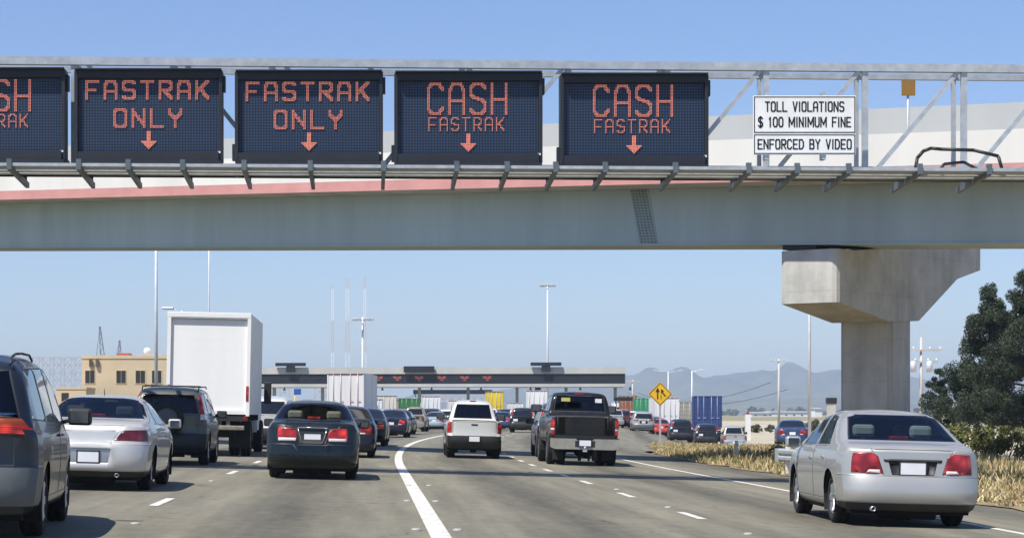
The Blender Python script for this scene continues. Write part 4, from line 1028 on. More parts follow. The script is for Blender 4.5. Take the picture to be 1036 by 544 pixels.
# --- dark minivan close on the left
c = build_car(MINIVAN, 'minivan', 'dark slate minivan with roof rack, cut off by the left edge', 'minivan', PT['slate'])
b = B(); L = 4.85
for s in (1, -1):
    path(b, [(s * .62, -2.05, 1.58), (s * .62, -1.9, 1.655), (s * .62, -1.6, 1.685), (s * .62, -1.0, 1.705), (s * .62, -.2, 1.71), (s * .62, .1, 1.66)], .012, 8)
obj('roof_rail', b, M['black_plastic'], c)
M['cladding'] = mat('grey_cladding', (.17, .18, .185), .5, var=.1)
set_vehicle(c, -3.90, 19.3, 4.85, 0.066)
# --- light silver sedan on the left
c = build_car(SEDAN_L, 'sedan', 'pale silver sedan with wide dark red tail lights, ahead of the dark minivan', 'car', PT['champagne'])
b = B(); tube(b, (0, -.62, 1.40), (0, -.68, 1.50), .008, .004); obj('aerial', b, M['black_plastic'], c)
set_vehicle(c, -4.12, 31.6, 4.82, 0.0)
# --- SUV with a spare wheel on its tailgate
c = build_car(SUV, 'suv', 'dark SUV with roof rails and a spare wheel on its tailgate', 'suv', PT['olive'])
b = B()
for s in (1, -1): path(b, [(s * .62, -1.8, 1.62), (s * .62, -1.65, 1.71), (s * .62, .3, 1.745), (s * .62, .45, 1.70)], .014, 8)
for y in (-1.2, -.2): tube(b, (-.62, y, 1.735), (.62, y, 1.735), .014)
obj('roof_rail', b, M['black_plastic'], c)
b = B(); y0 = -2.23; lathe(b, [(-.16, .001), (-.17, .22), (-.16, .29), (-.12, .345), (.06, .35), (.09, .30), (.09, .001)], 'y', 40, (.0, y0 - .03, 1.0))
sw = obj('spare_wheel', b, M['rubber'], c)
b = B(); lathe(b, [(-.176, .001), (-.178, .20), (-.168, .235)], 'y', 40, (.0, y0 - .03, 1.0)); obj('wheel_cover', b, mat('grey_cover', (.075, .078, .078), .45), sw)
set_vehicle(c, -4.45, 47.4, 4.45, 0.0)
# --- dark sedan in the middle lane
c = build_car(SEDAN_D, 'sedan', 'very dark teal sedan with red brake lights, left of the long white line', 'car', PT['teal'])
b = B(); path(b, [(-.27, -2.232, .945), (.27, -2.232, .945)], .012, 6)
for s in (1, -1): path(b, [(s * .27, -2.232, .945), (s * .19, -2.262, .665)], .008, 6)
obj('chrome_trim', b, M['chrome'], c)
b = B(); path(b, [(s, -1.9, 1.075) for s in (-.5, .5)], .012); obj('aerial', b, M['black_plastic'], c)
set_vehicle(c, -1.08, 39.5, 4.6, 0.0)
# --- white pickup
c = build_car(PICKUP_W, 'pickup_truck', 'white pickup truck with a black bumper, just right of the long white line', 'pickup', PT['pearl'])
b = B(); box(b, -.09, .09, -.50, -.40, 1.665, 1.70, bev=.01); obj('brake_light', b, M['tail'], c)
b = B()
for s in (1, -1): box(b, s * .74 - .08, s * .74 + .08, -1.85, -1.80, .20, .55)
obj('mud_flap', b, M['rubber'], c)
set_vehicle(c, 3.0, 63.2, 5.1, -.012)
# --- black dual wheel pickup
c = build_car(PICKUP_B, 'pickup_truck', 'big black pickup truck with a pale step bumper and double rear wheels', 'pickup', PT['black'])
M['bumper_metal'] = mat('dull_bumper_metal', (.42, .40, .34), .4, metal=.5, var=.12)
yb = -5.9 / 2; b = B()
prism(b, [(-.90, .71), (-.24, .71), (-.20, .67), (.20, .67), (.24, .71), (.90, .71), (.90, .48), (.78, .43), (-.78, .43), (-.90, .48)], lambda p: Vector((p[0], yb - .06, p[1])), lambda p: Vector((p[0], yb + .16, p[1])))
bo = obj('step_bumper', b, M['bumper_metal'], c)
b = B(); box(b, -.26, .26, yb - .068, yb - .061, .50, .66); box(b, -.9, .9, yb - .05, yb + .14, .712, .732); obj('plate_recess', b, M['black_plastic'], bo)
b = B(); box(b, -.05, .05, yb - .16, yb + .3, .37, .43); lathe(b, [(0, .001), (.02, .03), (.06, .035), (.09, .001)], 'z', 12, (0, yb - .13, .43)); obj('tow_hitch', b, M['steel'], c)
b = B()
for s in (1, -1): box(b, s * .62 - .08, s * .62 + .08, -2.3, 2.2, .42, .56)
box(b, -.5, .5, -2.6, 2.4, .50, .60); lathe(b, [(-.2, .001), (-.15, .2), (.15, .2), (.2, .001)], 'y', 16, (0, 1.3 - 2.95, .41)); obj('chassis', b, M['under'], c)
for s in (1, -1):
    wheel_parts(c, (s * .545, 1.30 - 2.95, .41), .41, .22, s, False)
    b = B(); box(b, s * .66 - .14, s * .66 + .14, -2.22, -2.19, .14, .52); obj('mud_flap', b, M['rubber'], c)
b = B(); box(b, -.13, .13, -.83, -.70, 1.89, 1.93, bev=.01); obj('brake_light', b, M['tail'], c)
M['sticker_y'] = mat('yellow_sticker', (.60, .56, .16), .6); M['sticker_w'] = mat('white_sticker', (.8, .82, .82), .6)
b = B(); box(b, -.50, -.26, -.885, -.875, 1.70, 1.80); obj('sticker', b, M['sticker_y'], c)
b = B(); box(b, .42, .60, -.885, -.875, 1.68, 1.79); obj('sticker', b, M['sticker_w'], c)
set_vehicle(c, 5.62, 57.2, 5.9, -.016)

# --- box truck
def lamp_(nm, bx, m, par, mi=0):
    b = B(); box(b, *bx, bev=.01); return obj(nm, b, m, par)
M['truck_white'] = mat('truck_white', (0.84, 0.84, 0.82), .45, var=.035, scale=1.2, streak=True)
M['door_white'] = mat('roller_door_white', (0.87, 0.87, 0.855), .4, var=.03, scale=1.5, streak=True)
def truck_wheels(r, ys, W, rad=.48, dual=True):
    for y in ys:
        for s in (1, -1):
            wheel_parts(r, (s * (W - .16), y, rad), rad, .27, s, True)
            if dual: wheel_parts(r, (s * (W - .47), y, rad), rad, .27, s, False)
def box_truck(label, W=1.10, Lb=6.2, z0=1.12, z1=3.78):
    r = thing('box_truck', label, 'truck'); y0 = -4.0
    b = B(); t = .06
    box(b, -W, -W + t, y0, y0 + Lb, z0, z1); box(b, W - t, W, y0, y0 + Lb, z0, z1)
    box(b, -W + t, W - t, y0, y0 + Lb, z1 - .04, z1); box(b, -W + t, W - t, y0, y0 + Lb, z0, z0 + .10); box(b, -W + t, W - t, y0 + Lb - .05, y0 + Lb, z0 + .1, z1 - .04)
    box(b, -W - .01, W + .01, y0 - .02, y0 + .08, z1 - .12, z1 + .015, bev=.01)
    for s in (1, -1): box(b, min(s * W, s * (W - .085)) - .005, max(s * W, s * (W - .085)) + .005, y0 - .02, y0 + .06, z0 - .04, z1 - .122)
    cb = obj('cargo_box', b, M['truck_white'], r)
    b = B(); box(b, -W + .09, W - .09, y0 - .025, y0 + .04, z1 - .15, z1 - .125); obj('rain_gutter', b, M['steel'], cb)
    b = B(); n = 9; hh = (z1 - .16 - z0 - .02) / n
    for k in range(n): box(b, -W + .092, W - .092, y0 + .05, y0 + .085, z0 + .02 + hh * k + .0004, z0 + .02 + hh * (k + 1) - .0004)
    dr = obj('roller_door', b, M['door_white'], r)
    b = B(); box(b, -.12, .12, y0 + .02, y0 + .05, z0 + .12, z0 + .2); box(b, -.03, .03, y0, y0 + .05, z0 + .05, z0 + .3); obj('door_latch', b, M['steel'], dr)
    b = B()
    for s in (1, -1): box(b, s * .42 - .05, s * .42 + .05, y0 + .2, y0 + Lb + 1.6, .72, .95)
    for k in range(8): box(b, -W + .05, W - .05, y0 + .3 + .75 * k, y0 + .4 + .75 * k, .96, z0 - .003)
    box(b, -.7, .7, y0 + .6, y0 + 2.2, .5, .75); box(b, -W + .1, -.5, y0 + 2.9, y0 + 4.2, .5, .95)
    obj('chassis', b, M['under'], r)
    b = B(); box(b, -W + .03, W - .03, y0 - .02, y0 + .10, z0 - .18, z0 - .045); obj('rear_sill', b, M['black_plastic'], r)
    b = B(); box(b, -W + .12, W - .12, y0 + .0, y0 + .10, .70, .82, bev=.02)
    for s in (1, -1): box(b, s * .55 - .05, s * .55 + .05, y0 + .02, y0 + .09, .82, z0 - .18)
    obj('bumper', b, mat('worn_bumper', (.28, .26, .22), .6, metal=.3, var=.2), r)
    for s in (1, -1):
        lamp_('tail_light', (s * (W - .10) - .05, s * (W - .10) + .05, y0 - .03, y0 + .02, z0 - .16, z0 - .05), M['tail'], r)
        lamp_('side_marker', (s * (W - .06) - .035, s * (W - .06) + .035, y0 - .035, y0 - .02, z0 + .35, z0 + .75), M['tail'], r)
        lamp_('mud_flap', (s * (W - .3) - .28, s * (W - .3) + .28, y0 + 1.0, y0 + 1.02, .22, .9), M['rubber'], r)
    lamp_('licence_plate', (-.75, -.45, y0 - .03, y0 - .021, z0 - .165, z0 - .055), M['plate'], r)
    b = B(); yc = y0 + Lb + .15
    prism(b, [(yc, .62), (yc, 2.35), (yc + 1.0, 2.38), (yc + 1.35, 1.75), (yc + 2.3, 1.55), (yc + 2.45, 1.2), (yc + 2.45, .55)], lambda p: Vector((-W + .12, p[0], p[1])), lambda p: Vector((W - .12, p[0], p[1])))
    bmesh.ops.bevel(b, geom=b.edges[:], offset=.06, segments=2, affect='EDGES')
    cab = obj('cab', b, M['truck_white'], r)
    b = B()
    for s in (1, -1): prism(b, [(yc + .2, 1.6), (yc + .2, 2.2), (yc + .9, 2.22), (yc + 1.2, 1.62)], lambda p: Vector((s * (W - .12), p[0], p[1])), lambda p: Vector((s * (W - .105), p[0], p[1])))
    obj('side_window', b, M['glass_opaque'], cab)
    for s in (1, -1):
        b = B(); box(b, s * (W + .12) - .11, s * (W + .12) + .11, yc + 1.15, yc + 1.25, 1.45, 2.1, bev=.03); tube(b, (s * (W - .1), yc + 1.2, 1.9), (s * (W + .1), yc + 1.2, 1.95), .02); obj('wing_mirror', b, M['black_plastic'], r)
    truck_wheels(r, (y0 + 1.7,), W); truck_wheels(r, (yc + 1.6,), W, dual=False)
    return r
bt = box_truck('tall white box truck with closed roller door, ahead of the SUV carrying a spare wheel')
X = -4.34; r_ = bt; r_.location = (X, 61.5, gz(X, 61.5)); r_.rotation_euler = (0, .022, 0.0)

# --- long trailer and containers
def trailer(name, label, cat, col, W=1.3, L=13.5, z0=1.25, z1=4.1, cont=False):
    r = thing(name, label, cat)
    m = mat(name + '_skin', col, .45, var=.07, scale=1.0, streak=True); y0 = -L / 2
    b = B(); n = int(L / .28)
    if cont:
        for s in (1, -1):
            vs = []
            for k in range(n * 2 + 1):
                x = s * (W - (.04 if (k // 1) % 4 in (1, 2) else 0)); y = y0 + .05 + (L - .1) * k / (n * 2)
                vs.append((b.verts.new((x, y, z0 + .1)), b.verts.new((x, y, z1 - .08))))
            for a, c_ in zip(vs[:-1], vs[1:]): b.faces.new((a[0], c_[0], c_[1], a[1]))
    else:
        box(b, -W + .01, W - .01, y0 + .04, -y0, z0, z1 - .003)
        for s in (1, -1):
            for k in range(1, 11): box(b, s * W - .012, s * W + .004, y0 + L * k / 11, y0 + L * k / 11 + .05, z0 + .1, z1 - .1)
    if cont: box(b, -W + .05, W - .05, y0 + .06, -y0 - .02, z0 + .02, z1 - .02)
    for s in (1, -1): box(b, min(s * W, s * (W - .09)), max(s * W, s * (W - .09)), y0, y0 + .1, z0, z1)
    box(b, -W + .09, W - .09, y0, y0 + .1, z1 - .1, z1); box(b, -W + .09, W - .09, y0, y0 + .1, z0, z0 + .12)
    for s in (1, -1): box(b, min(s * W, s * (W - .1)), max(s * W, s * (W - .1)), y0 + .1, -y0, z1 - .08, z1 + .003); box(b, min(s * W, s * (W - .1)), max(s * W, s * (W - .1)), y0 + .1, -y0, z0 - .003, z0 + .1)
    bd = obj('cargo_body', b, m, r)
    for s in (-1, 1):
        b = B(); x0, x1 = sorted((s * .015, s * (W - .1))); box(b, x0, x1, y0 + .03, y0 + .058, z0 + .13, z1 - .11)
        if cont:
            for k in range(5): box(b, x0 + .02, x1 - .02, y0 + .015, y0 + .03, z0 + (z1 - z0) * (.1 + .17 * k), z0 + (z1 - z0) * (.15 + .17 * k))
        dd = obj('rear_door', b, m, r)
        b = B()
        for f_ in (.28, .72):
            x = x0 + (x1 - x0) * f_; tube(b, (x, y0 - .01, z0 + .05), (x, y0 - .01, z1 - .05), .022, n=6); box(b, x - .05, x + .2, y0 - .03, y0 - .012, z0 + (z1 - z0) * .3, z0 + (z1 - z0) * .32)
        obj('lock_rod', b, M['steel'] if not cont else mat('rod_paint', tuple(min(1, .35 + c_) for c_ in col), .5), dd)
    b = B()
    for s in (1, -1): box(b, s * .45 - .06, s * .45 + .06, y0 + .1, -y0 - .4, .95, z0 - .005)
    box(b, -W + .1, W - .1, y0 + .02, y0 + .14, z0 - .18, z0 - .008); box(b, -W + .15, W - .15, y0 + .02, y0 + .12, .5, .62)
    for s in (1, -1): box(b, s * .5 - .05, s * .5 + .05, y0 + .03, y0 + .11, .62, z0 - .18)
    obj('chassis', b, M['under'], r)
    for s in (1, -1): lamp_('tail_light', (s * (W - .25) - .12, s * (W - .25) + .12, y0 - .01, y0 + .015, z0 - .16, z0 - .04), M['tail'], r)
    b = B(); red = [(-W, W, y0 - .012, y0 - .002, z1 - .10, z1 - .03)]
    for q_ in red: box(b, *q_)
    if not cont: obj('marker_strip', b, M['tail_dull'], r)
    else: b.free()
    truck_wheels(r, (y0 + 1.5, y0 + 2.8), W - .05, .5)
    b = B(); yc = -y0 + .3
    prism(b, [(yc, .9), (yc, 2.9), (yc + 1.2, 2.95), (yc + 1.5, 2.0), (yc + 2.6, 1.75), (yc + 2.7, .6), (yc, .6)], lambda p: Vector((-1.1, p[0], p[1])), lambda p: Vector((1.1, p[0], p[1])))
    obj('tractor_cab', b, mat(name + '_cab', (.3, .32, .36), .4, var=.1), r)
    truck_wheels(r, (yc + .2, yc + 2.2), 1.2, .5, dual=False)
    return r
def put(r, x, D, L, yaw=None):
    X = XD(x, D)
    if yaw is None: yaw = -math.atan(xslope(D))
    Y = D + L / 2; X += math.sin(-yaw) * L / 2
    r.location = (X, Y, gz(X, Y)); r.rotation_euler = (0, 0, yaw); return r
put(trailer('semi_trailer', 'tall white semi trailer with two rear doors, behind the dark teal sedan', 'truck', (.78, .78, .76), L=11), 349.5, 154, 11, -.09)
put(trailer('container_truck', 'dark blue shipping container on a truck at the slip road', 'container truck', (.022, .05, .17), z1=4.15, L=12.2, cont=True), 716, 198, 12.2, -.135)
put(trailer('container_truck', 'green shipping container on a truck left of the yellow merge sign', 'container truck', (.03, .27, .11), z1=4.0, L=12.2, cont=True), 651, 300, 12.2, -.11)
put(trailer('container_truck', 'rusty brown shipping container behind the green container', 'container truck', (.30, .12, .06), z1=4.1, L=12.2, cont=True), 635.5, 318, 12.2, -.10)
put(trailer('semi_trailer', 'white semi trailer behind the yellow merge sign', 'truck', (.76, .76, .77), L=11), 675, 240, 11, -.06)
put(trailer('container_truck', 'grey and tan container truck between the white trailer and the blue container', 'container truck', (.30, .29, .25), L=6.5, z1=3.9, cont=True), 695, 250, 6.5, -.12)
put(trailer('box_truck', 'bright yellow box truck in the far queue behind the white pickup', 'truck', (.78, .56, .02), W=1.2, L=6.5, z1=4.3, z0=1.5), 500, 292, 6.5, -.065)
put(trailer('box_truck', 'white box truck in the far queue left of the black pickup', 'truck', (.78, .78, .76), W=1.22, L=7, z1=4.0), 543, 250, 7, -.085)
put(trailer('container_truck', 'green high sided truck in the far queue under the toll canopy', 'container truck', (.045, .20, .06), L=8, z0=1.7, z1=3.15, W=1.3, cont=True), 414, 262, 8, -.03)
put(trailer('semi_trailer', 'cream semi trailer in the far queue left of the green truck', 'truck', (.70, .66, .58), L=11, z1=3.7), 391, 285, 11, -.02)
put(trailer('box_truck', 'small white box truck in the far queue right of the green truck', 'truck', (.78, .78, .77), W=1.2, L=6, z1=3.6), 436, 280, 6, -.03)

for x, D, cl, z1, yw, lb in ((376, 236, (.74, .74, .72), 2.9, -.02, 'low white box truck beside the cream semi trailer'), (403, 306, (.42, .34, .24), 3.3, -.03, 'tan box truck in the far queue left of the green truck'), (428, 318, (.75, .75, .73), 3.0, -.03, 'low white box truck right behind the green truck'),
        (462, 304, (.76, .76, .74), 3.2, -.05, 'white box truck in the far queue directly above the white pickup'), (484, 322, (.36, .05, .04), 3.1, -.05, 'dark red box truck left of the yellow box truck'), (521, 312, (.76, .74, .70), 2.9, -.07, 'low cream box truck between the yellow and the white box trucks')):
    put(trailer('box_truck', lb, 'truck', cl, W=1.15, L=5.5, z1=z1, z0=1.0), x, D, 5.5, yw)
# --- the rest of the traffic: one of each kind is built, then copied and repainted
KINDS = {}
def far(kind, x, D, col, label, yaw=None, lit=False, cat=None, group=None):
    S, nm, ct = {'sedan': (FSEDAN, 'sedan', 'car'), 'suv': (FSUV, 'suv', 'suv'), 'van': (FHATCH, 'minivan', 'minivan'), 'pick': (FPICK, 'pickup_truck', 'pickup')}[kind]
    L = S['L']
    if kind not in KINDS: KINDS[kind] = o = build_car(S, nm, label, ct, PT['silver']); KID[o.name] = [(c_, kids(c_)) for c_ in kids(o)]; first = True
    else: first = False
    X = XD(x, D)
    if yaw is None: yaw = -math.atan(xslope(D + 2))
    Y = D + L / 2; X += math.sin(-yaw) * L / 2
    loc = (X, Y, gz(X, Y)); ry = clamp(math.atan(-(gz(X + .7, Y) - gz(X - .7, Y)) / 1.4), -.02, .026)
    sw_ = {PT['silver']: PT[col]}
    if lit: sw_[M['tail']] = M['tail_lit']
    if first:
        o.location = loc; o.rotation_euler = (0, ry, yaw)
        if group: o['group'] = group
        for c_, gs in KID[o.name]:
            for q in [c_] + gs:
                if q.type == 'MESH':
                    for s in q.material_slots:
                        if s.material in sw_: m = sw_[s.material]; s.link = 'OBJECT'; s.material = m
        return o
    src = KINDS[kind]
    # a repainted first car hides its mesh material behind the slot link, so look it up in the mesh
    r = src.copy(); C.objects.link(r); r.location = loc; r.rotation_euler = (0, ry, yaw); r['label'] = label
    if 'group' in r: del r['group']
    if group: r['group'] = group
    for c_, gs in KID[src.name]:
        d = c_.copy(); C.objects.link(d); d.parent = r; todo = [d]
        for g in gs: e = g.copy(); C.objects.link(e); e.parent = d; todo.append(e)
        for q in todo:
            if q.type == 'MESH':
                for i, s in enumerate(q.material_slots):
                    base = q.data.materials[i]
                    s.link = 'OBJECT'; s.material = sw_.get(base, base)
    return r
far('suv', 268.5, 70, 'pearl', 'pale SUV half hidden between the box truck and the dark teal sedan')
far('sedan', 349, 60, 'midnight', 'dark car directly ahead of the dark teal sedan, mostly hidden by it', yaw=-.01)
far('sedan', 368, 82, 'black', 'black sedan with a red tail light peeking out right of the dark teal sedan', lit=True)
far('sedan', 395, 112, 'midnight', 'dark sedan with a white plate near the curve of the long white line', lit=True)
far('sedan', 402, 128, 'black', 'black car just beyond the dark sedan with the white plate')
far('pick', 417, 150, 'tan', 'tan pickup truck left of the silver sedan in the middle of the queue')
far('sedan', 439, 168, 'pale_blue', 'pale silver blue sedan left of the white pickup in the queue')
far('suv', 571, 67.5, 'midnight', 'dark SUV half hidden beyond the left side of the big black pickup')
far('suv', 528, 150, 'black', 'dark jeep like SUV with red tail lights left of the big black pickup', lit=True)
far('sedan', 507, 172, 'blue', 'blue car right beside the white pickup in the queue', lit=True)
far('sedan', 514, 205, 'grey', 'grey car two cars right of the white pickup in the queue')
far('van', 450, 205, 'white', 'white van behind the pale silver blue sedan')
far('suv', 432, 200, 'blue', 'dark blue SUV ahead of the tan pickup')
far('suv', 384, 185, 'silver', 'silver SUV between the white semi trailer and the dark sedan')
far('suv', 630, 205, 'dark_red', 'dark red SUV leftmost in the slip road queue, right of the black pickup', yaw=-.08, lit=True)
far('van', 651, 178, 'silver', 'silver minivan in the slip road queue below the green container', yaw=-.07)
far('sedan', 669, 186, 'warm_red', 'bright red car under the yellow merge sign', yaw=-.06)
far('suv', 689.5, 160, 'midnight', 'dark SUV just right of the bright red car', yaw=-.08)
far('sedan', 684, 200, 'white', 'white car behind the dark SUV beside the bright red car', yaw=-.08)
far('suv', 715, 166, 'midnight', 'dark SUV in front of the blue shipping container', yaw=-.10)
far('pick', 744, 150, 'silver', 'pale grey pickup truck rightmost in the slip road queue', yaw=-.10)
far('sedan', 802, 113, 'blue', 'dark blue sedan alone on the slip road beside the tall grass', yaw=-.16)
far('van', 640, 240, 'red', 'red minivan behind the dark red SUV', yaw=-.1)
far('suv', 662, 226, 'grey', 'grey SUV behind the bright red car', yaw=-.1)
far('van', 706, 215, 'pearl', 'white minivan left of the blue shipping container', yaw=-.1)
far('suv', 276, 96, 'grey', 'grey SUV up the road left of the dark teal sedan')
rg = random.Random(11); extra = [(-6.0, (165, 200, 222)), (-2.6, (186, 206, 232, 256)), (.8, (178, 202, 226, 250, 274)), (4.2, (170, 196, 220, 258, 280)), (7.6, (186, 210, 236, 262)), (11.0, (200, 222, 246, 274)), (-11, (168, 190, 214, 240, 262)), (-14.2, (180, 204, 232, 258, 286)), (-17.5, (196, 224, 250, 280)), (-21, (210, 240, 268))]
cols = ['white', 'silver', 'white', 'pearl', 'grey', 'black', 'blue', 'red', 'tan', 'silver', 'midnight', 'pale_blue']
word_ = {'pearl': 'cream', 'midnight': 'near black', 'pale_blue': 'pale blue'}
for u0, ds in ((-7.6, (150, 190, 240, 270)), (-4.3, (175, 210, 235, 290)), (-.9, (225, 245, 268)), (2.4, (190, 214, 238, 262, 286)), (5.9, (182, 224, 246, 270, 294)), (9.3, (200, 226, 252, 280)), (12.6, (214, 240, 262, 290)), (16.0, (232, 258, 284))) + tuple(extra):
    for D in ds:
        D += rg.uniform(-4, 4); X = xoff(D) + u0 + rg.uniform(-.3, .3); x = VX + F * X / D
        k = rg.choice(['sedan', 'sedan', 'suv', 'suv', 'van', 'pick']); col = rg.choice(cols); nm_ = {'sedan': 'car', 'suv': 'SUV', 'van': 'van', 'pick': 'pickup'}[k]
        far(k, x, D, col, 'tiny %s %s deep in the crowded far queue before the toll plaza' % (word_.get(col, col), nm_), lit=rg.random() < .3, group='vehicles far off in the toll queue')
# ================================================================== ROADSIDE THINGS
r = thing('merge_sign', 'yellow diamond merge sign with two black arrows on a post at the verge', 'road sign', (0, 0, 0))
D = 118; sc = D / F; p0 = P(668, 398.3, D); g0 = gz(p0.x, D); r.location = (p0.x, D, g0); zc = p0.z - g0; h = 12.3 * sc
M['sign_yellow'] = mat('yellow_sign_face', (.80, .47, .015), .45, var=.04)
b = B(); prism(b, [(0, zc - h), (h, zc), (0, zc + h), (-h, zc)], lambda p: Vector((p[0], 0, p[1])), lambda p: Vector((p[0], .015, p[1])))
sp_ = obj('sign_panel', b, M['sign_yellow'], r)
b = B(); q = h * .90
for s, t in ((1, 1), (1, -1), (-1, -1), (-1, 1)):
    bar(b, (s * q, -.004, zc), (0, -.004, zc + t * q), .006, .03)
def flat(pts): prism(b, pts, lambda p: Vector((p[0], -.012, zc + p[1])), lambda p: Vector((p[0], -.002, zc + p[1])))
k = h / 12.0
flat([(-3.2 * k, -5 * k), (-2.0 * k, -5 * k), (-2.0 * k, 2.2 * k), (-3.2 * k, 2.2 * k)]); flat([(-4.7 * k, 2.2 * k), (-.5 * k, 2.2 * k), (-2.6 * k, 6.4 * k)])
flat([(4.6 * k, -2.6 * k), (5.4 * k, -1.6 * k), (2.6 * k, 1.9 * k), (1.7 * k, 1.2 * k)]); flat([(3.6 * k, 2.9 * k), (.6 * k, .7 * k), (.9 * k, 5.2 * k)])
flat([(.3 * k, -4.6 * k), (1.1 * k, -4.6 * k), (1.1 * k, -3.2 * k), (.3 * k, -3.2 * k)]); flat([(.3 * k, -2.4 * k), (1.1 * k, -2.4 * k), (1.1 * k, -1.0 * k), (.3 * k, -1.0 * k)])
obj('arrow_symbol', b, M['black'], sp_)
b = B(); box(b, -.05, .05, .016, .10, -.3, zc + .2); obj('post', b, M['steel'], r)
def delineator(x, D, hgt, label):
    X = XD(x, D); r = thing('delineator_post', label, 'marker post', (X, D, gz(X, D) + bank(X, D))); b = B()
    box(b, -.055, .055, -.012, .012, -.2, hgt, bev=.005); o = obj('post', b, M['white'], r)
    b = B(); box(b, -.04, .04, -.016, -.0125, hgt - .16, hgt - .06); obj('reflector', b, M['alloy'], o)
delineator(745, 68, .62, 'short white marker post standing in the dry grass'); delineator(797, 52.5, .92, 'white marker post at the end of the guardrail')
# guardrail end beside the silver sedan
r = thing('guardrail', 'grey metal guardrail beginning in the weeds beside the silver sedan', 'guardrail', (10.1, 52, gz(10.1, 52)))
prof = [(0, .33), (-.05, .37), (-.05, .43), (.0, .48), (-.05, .53), (-.05, .59), (0, .63)]
pts = [(XD(789, 53), 53)] + [(10.15 + .012 * k * k * .3, 51 - 3.4 * k) for k in range(5)]
b = B(); rows = [[b.verts.new((x - 10.1 + d, y - 52, gz(x, y) - r.location.z + z)) for d, z in prof] for x, y in pts]
for a, c in zip(rows[:-1], rows[1:]):
    for i in range(len(prof) - 1): b.faces.new((a[i], c[i], c[i + 1], a[i + 1]))
g = bmesh.ops.extrude_face_region(b, geom=b.faces[:])
for v in [v for v in g['geom'] if isinstance(v, bmesh.types.BMVert)]: v.co.x += .02; v.co.y += .004
x, y = pts[0]; box(b, x - 10.1 - .12, x - 10.1 + .30, y - 52 - .02, y - 52 + .03, .32, .64)
bmesh.ops.recalc_face_normals(b, faces=b.faces[:]); obj('rail', b, M['steel'], r)
M['wood'] = mat('weathered_wood', (.13, .10, .075), .9, var=.25, streak=True)
for x, y in pts[1:]:
    b = B(); box(b, x - 10.1 + .05, x - 10.1 + .22, y - 52 - .08, y - 52 + .08, -.4, .66 + gz(x, y) - r.location.z); obj('post', b, M['wood'], r)
# small raised markers beside the lane lines
M['marker'] = mat('ceramic_marker', (.33, .33, .31), .6, var=.06)
proto = None
for x, y in ((421, 535.5), (463, 536), (412, 506.5), (441, 507), (413, 491), (434, 491), (137, 529.5), (214, 486.5), (624, 495), (676, 513), (757, 540)):
    H = 1.21
    for _ in range(8): D = H * F / (y - VY); X = XD(x, D); H = CAMZ - gz(X, D)
    if proto is None:
        b = B(); lathe(b, [(0, .055), (.010, .052), (.018, .035), (.02, .001)], 'z', 14); proto = o = obj('lane_marker', b, M['marker'])
    else: o = proto.copy(); C.objects.link(o)
    o.location = (X, D, gz(X, D) + .001); tag(o, 'small round white raised marker stuck on the road beside a lane line', 'road marker', 'raised markers on the road')

# ------------------------------------------------------------------ poles
M['pole'] = mat('pole_grey', (.70, .72, .74), .45, metal=.2, var=.08)
def lamp_post(x, D, ytop, label, r0=.11, arms=((-1, 1.6), ), yb=None):
    X = XD(x, D); g = gz(X, D); zt = P(x, ytop, D).z - g; r = thing('lamp_post', label, 'lamp post', (X, D, g))
    b = B(); tube(b, (0, 0, -.3), (0, 0, zt), r0, r0 * .62, 12); lathe(b, [(0, r0 * 1.9), (.25, r0 * 1.9), (.4, r0)], 'z', 12); obj('pole', b, M['pole'], r)
    for s, ln in arms:
        b = B(); tube(b, (0, 0, zt - .15), (s * ln, 0, zt + .12), r0 * .42, r0 * .36, 8); o = obj('arm', b, M['pole'], r)
        b = B(); box(b, *sorted((s * (ln - .1), s * (ln + .5))), -.13, .13, zt + .05, zt + .17, bev=.04); obj('lamp_head', b, M['pole'], o)
    return r
lamp_post(158, 105, 190, 'thick pale lamp post rising behind the overpass, left of the box truck', .095, ((1, 2.2),))
lamp_post(211.5, 190, 190, 'thin pale lamp post rising from behind the box truck', .085, ((1, 2.2),))
lamp_post(819, 112, 215, 'tall pale lamp post left of the concrete pier', .09, ((-1, 2.0),))
lamp_post(700, 260, 375, 'lamp post behind the blue shipping container', .10, ((1, 1.0),))
lamp_post(676, 310, 375.5, 'double armed lamp post above the yellow merge sign', .09, ((1, 1.6), (-1, 1.6)))
lamp_post(184, 108, 314, 'short lamp post whose head shows over the roof of the box truck', .05, ((-1, .5),))
def high_mast(x, D, ytop, label, n=6):
    X = XD(x, D); zt = P(x, ytop, D).z; r = thing('high_mast_light', label, 'light mast', (X, D, 0)); b = B(); tube(b, (0, 0, -.4), (0, 0, zt), .26, .13, 12); obj('pole', b, M['pole'], r)
    b = B(); lathe(b, [(-.5, .5), (-.4, .55), (-.3, .5), (-.4, .42), (-.5, .5)], 'z', 14, (0, 0, zt)); obj('lamp_ring', b, M['steel'], r)
    for k in range(n):
        a = 2 * PI * k / n + .3; b = B(); tube(b, (.45 * math.cos(a), .45 * math.sin(a), zt - .4), (1.15 * math.cos(a), 1.15 * math.sin(a), zt - .25), .05); box(b, 1.3 * math.cos(a) - .42, 1.3 * math.cos(a) + .42, 1.3 * math.sin(a) - .25, 1.3 * math.sin(a) + .25, zt - .55, zt - .15, bev=.08); obj('floodlight', b, M['steel'], r)
high_mast(554, 430, 287, 'tall light mast with a ring of lamps standing above the toll plaza'); high_mast(367, 330, 320.5, 'light mast with lamp cluster beside the red and white radio masts', 5)
rw, t, p = newmat('red_white_bands'); N = t.nodes.new; tc = N('ShaderNodeTexCoord'); s_ = N('ShaderNodeSeparateXYZ'); m_ = N('ShaderNodeMath'); m_.operation = 'MULTIPLY'; m_.inputs[1].default_value = 1 / 44.0
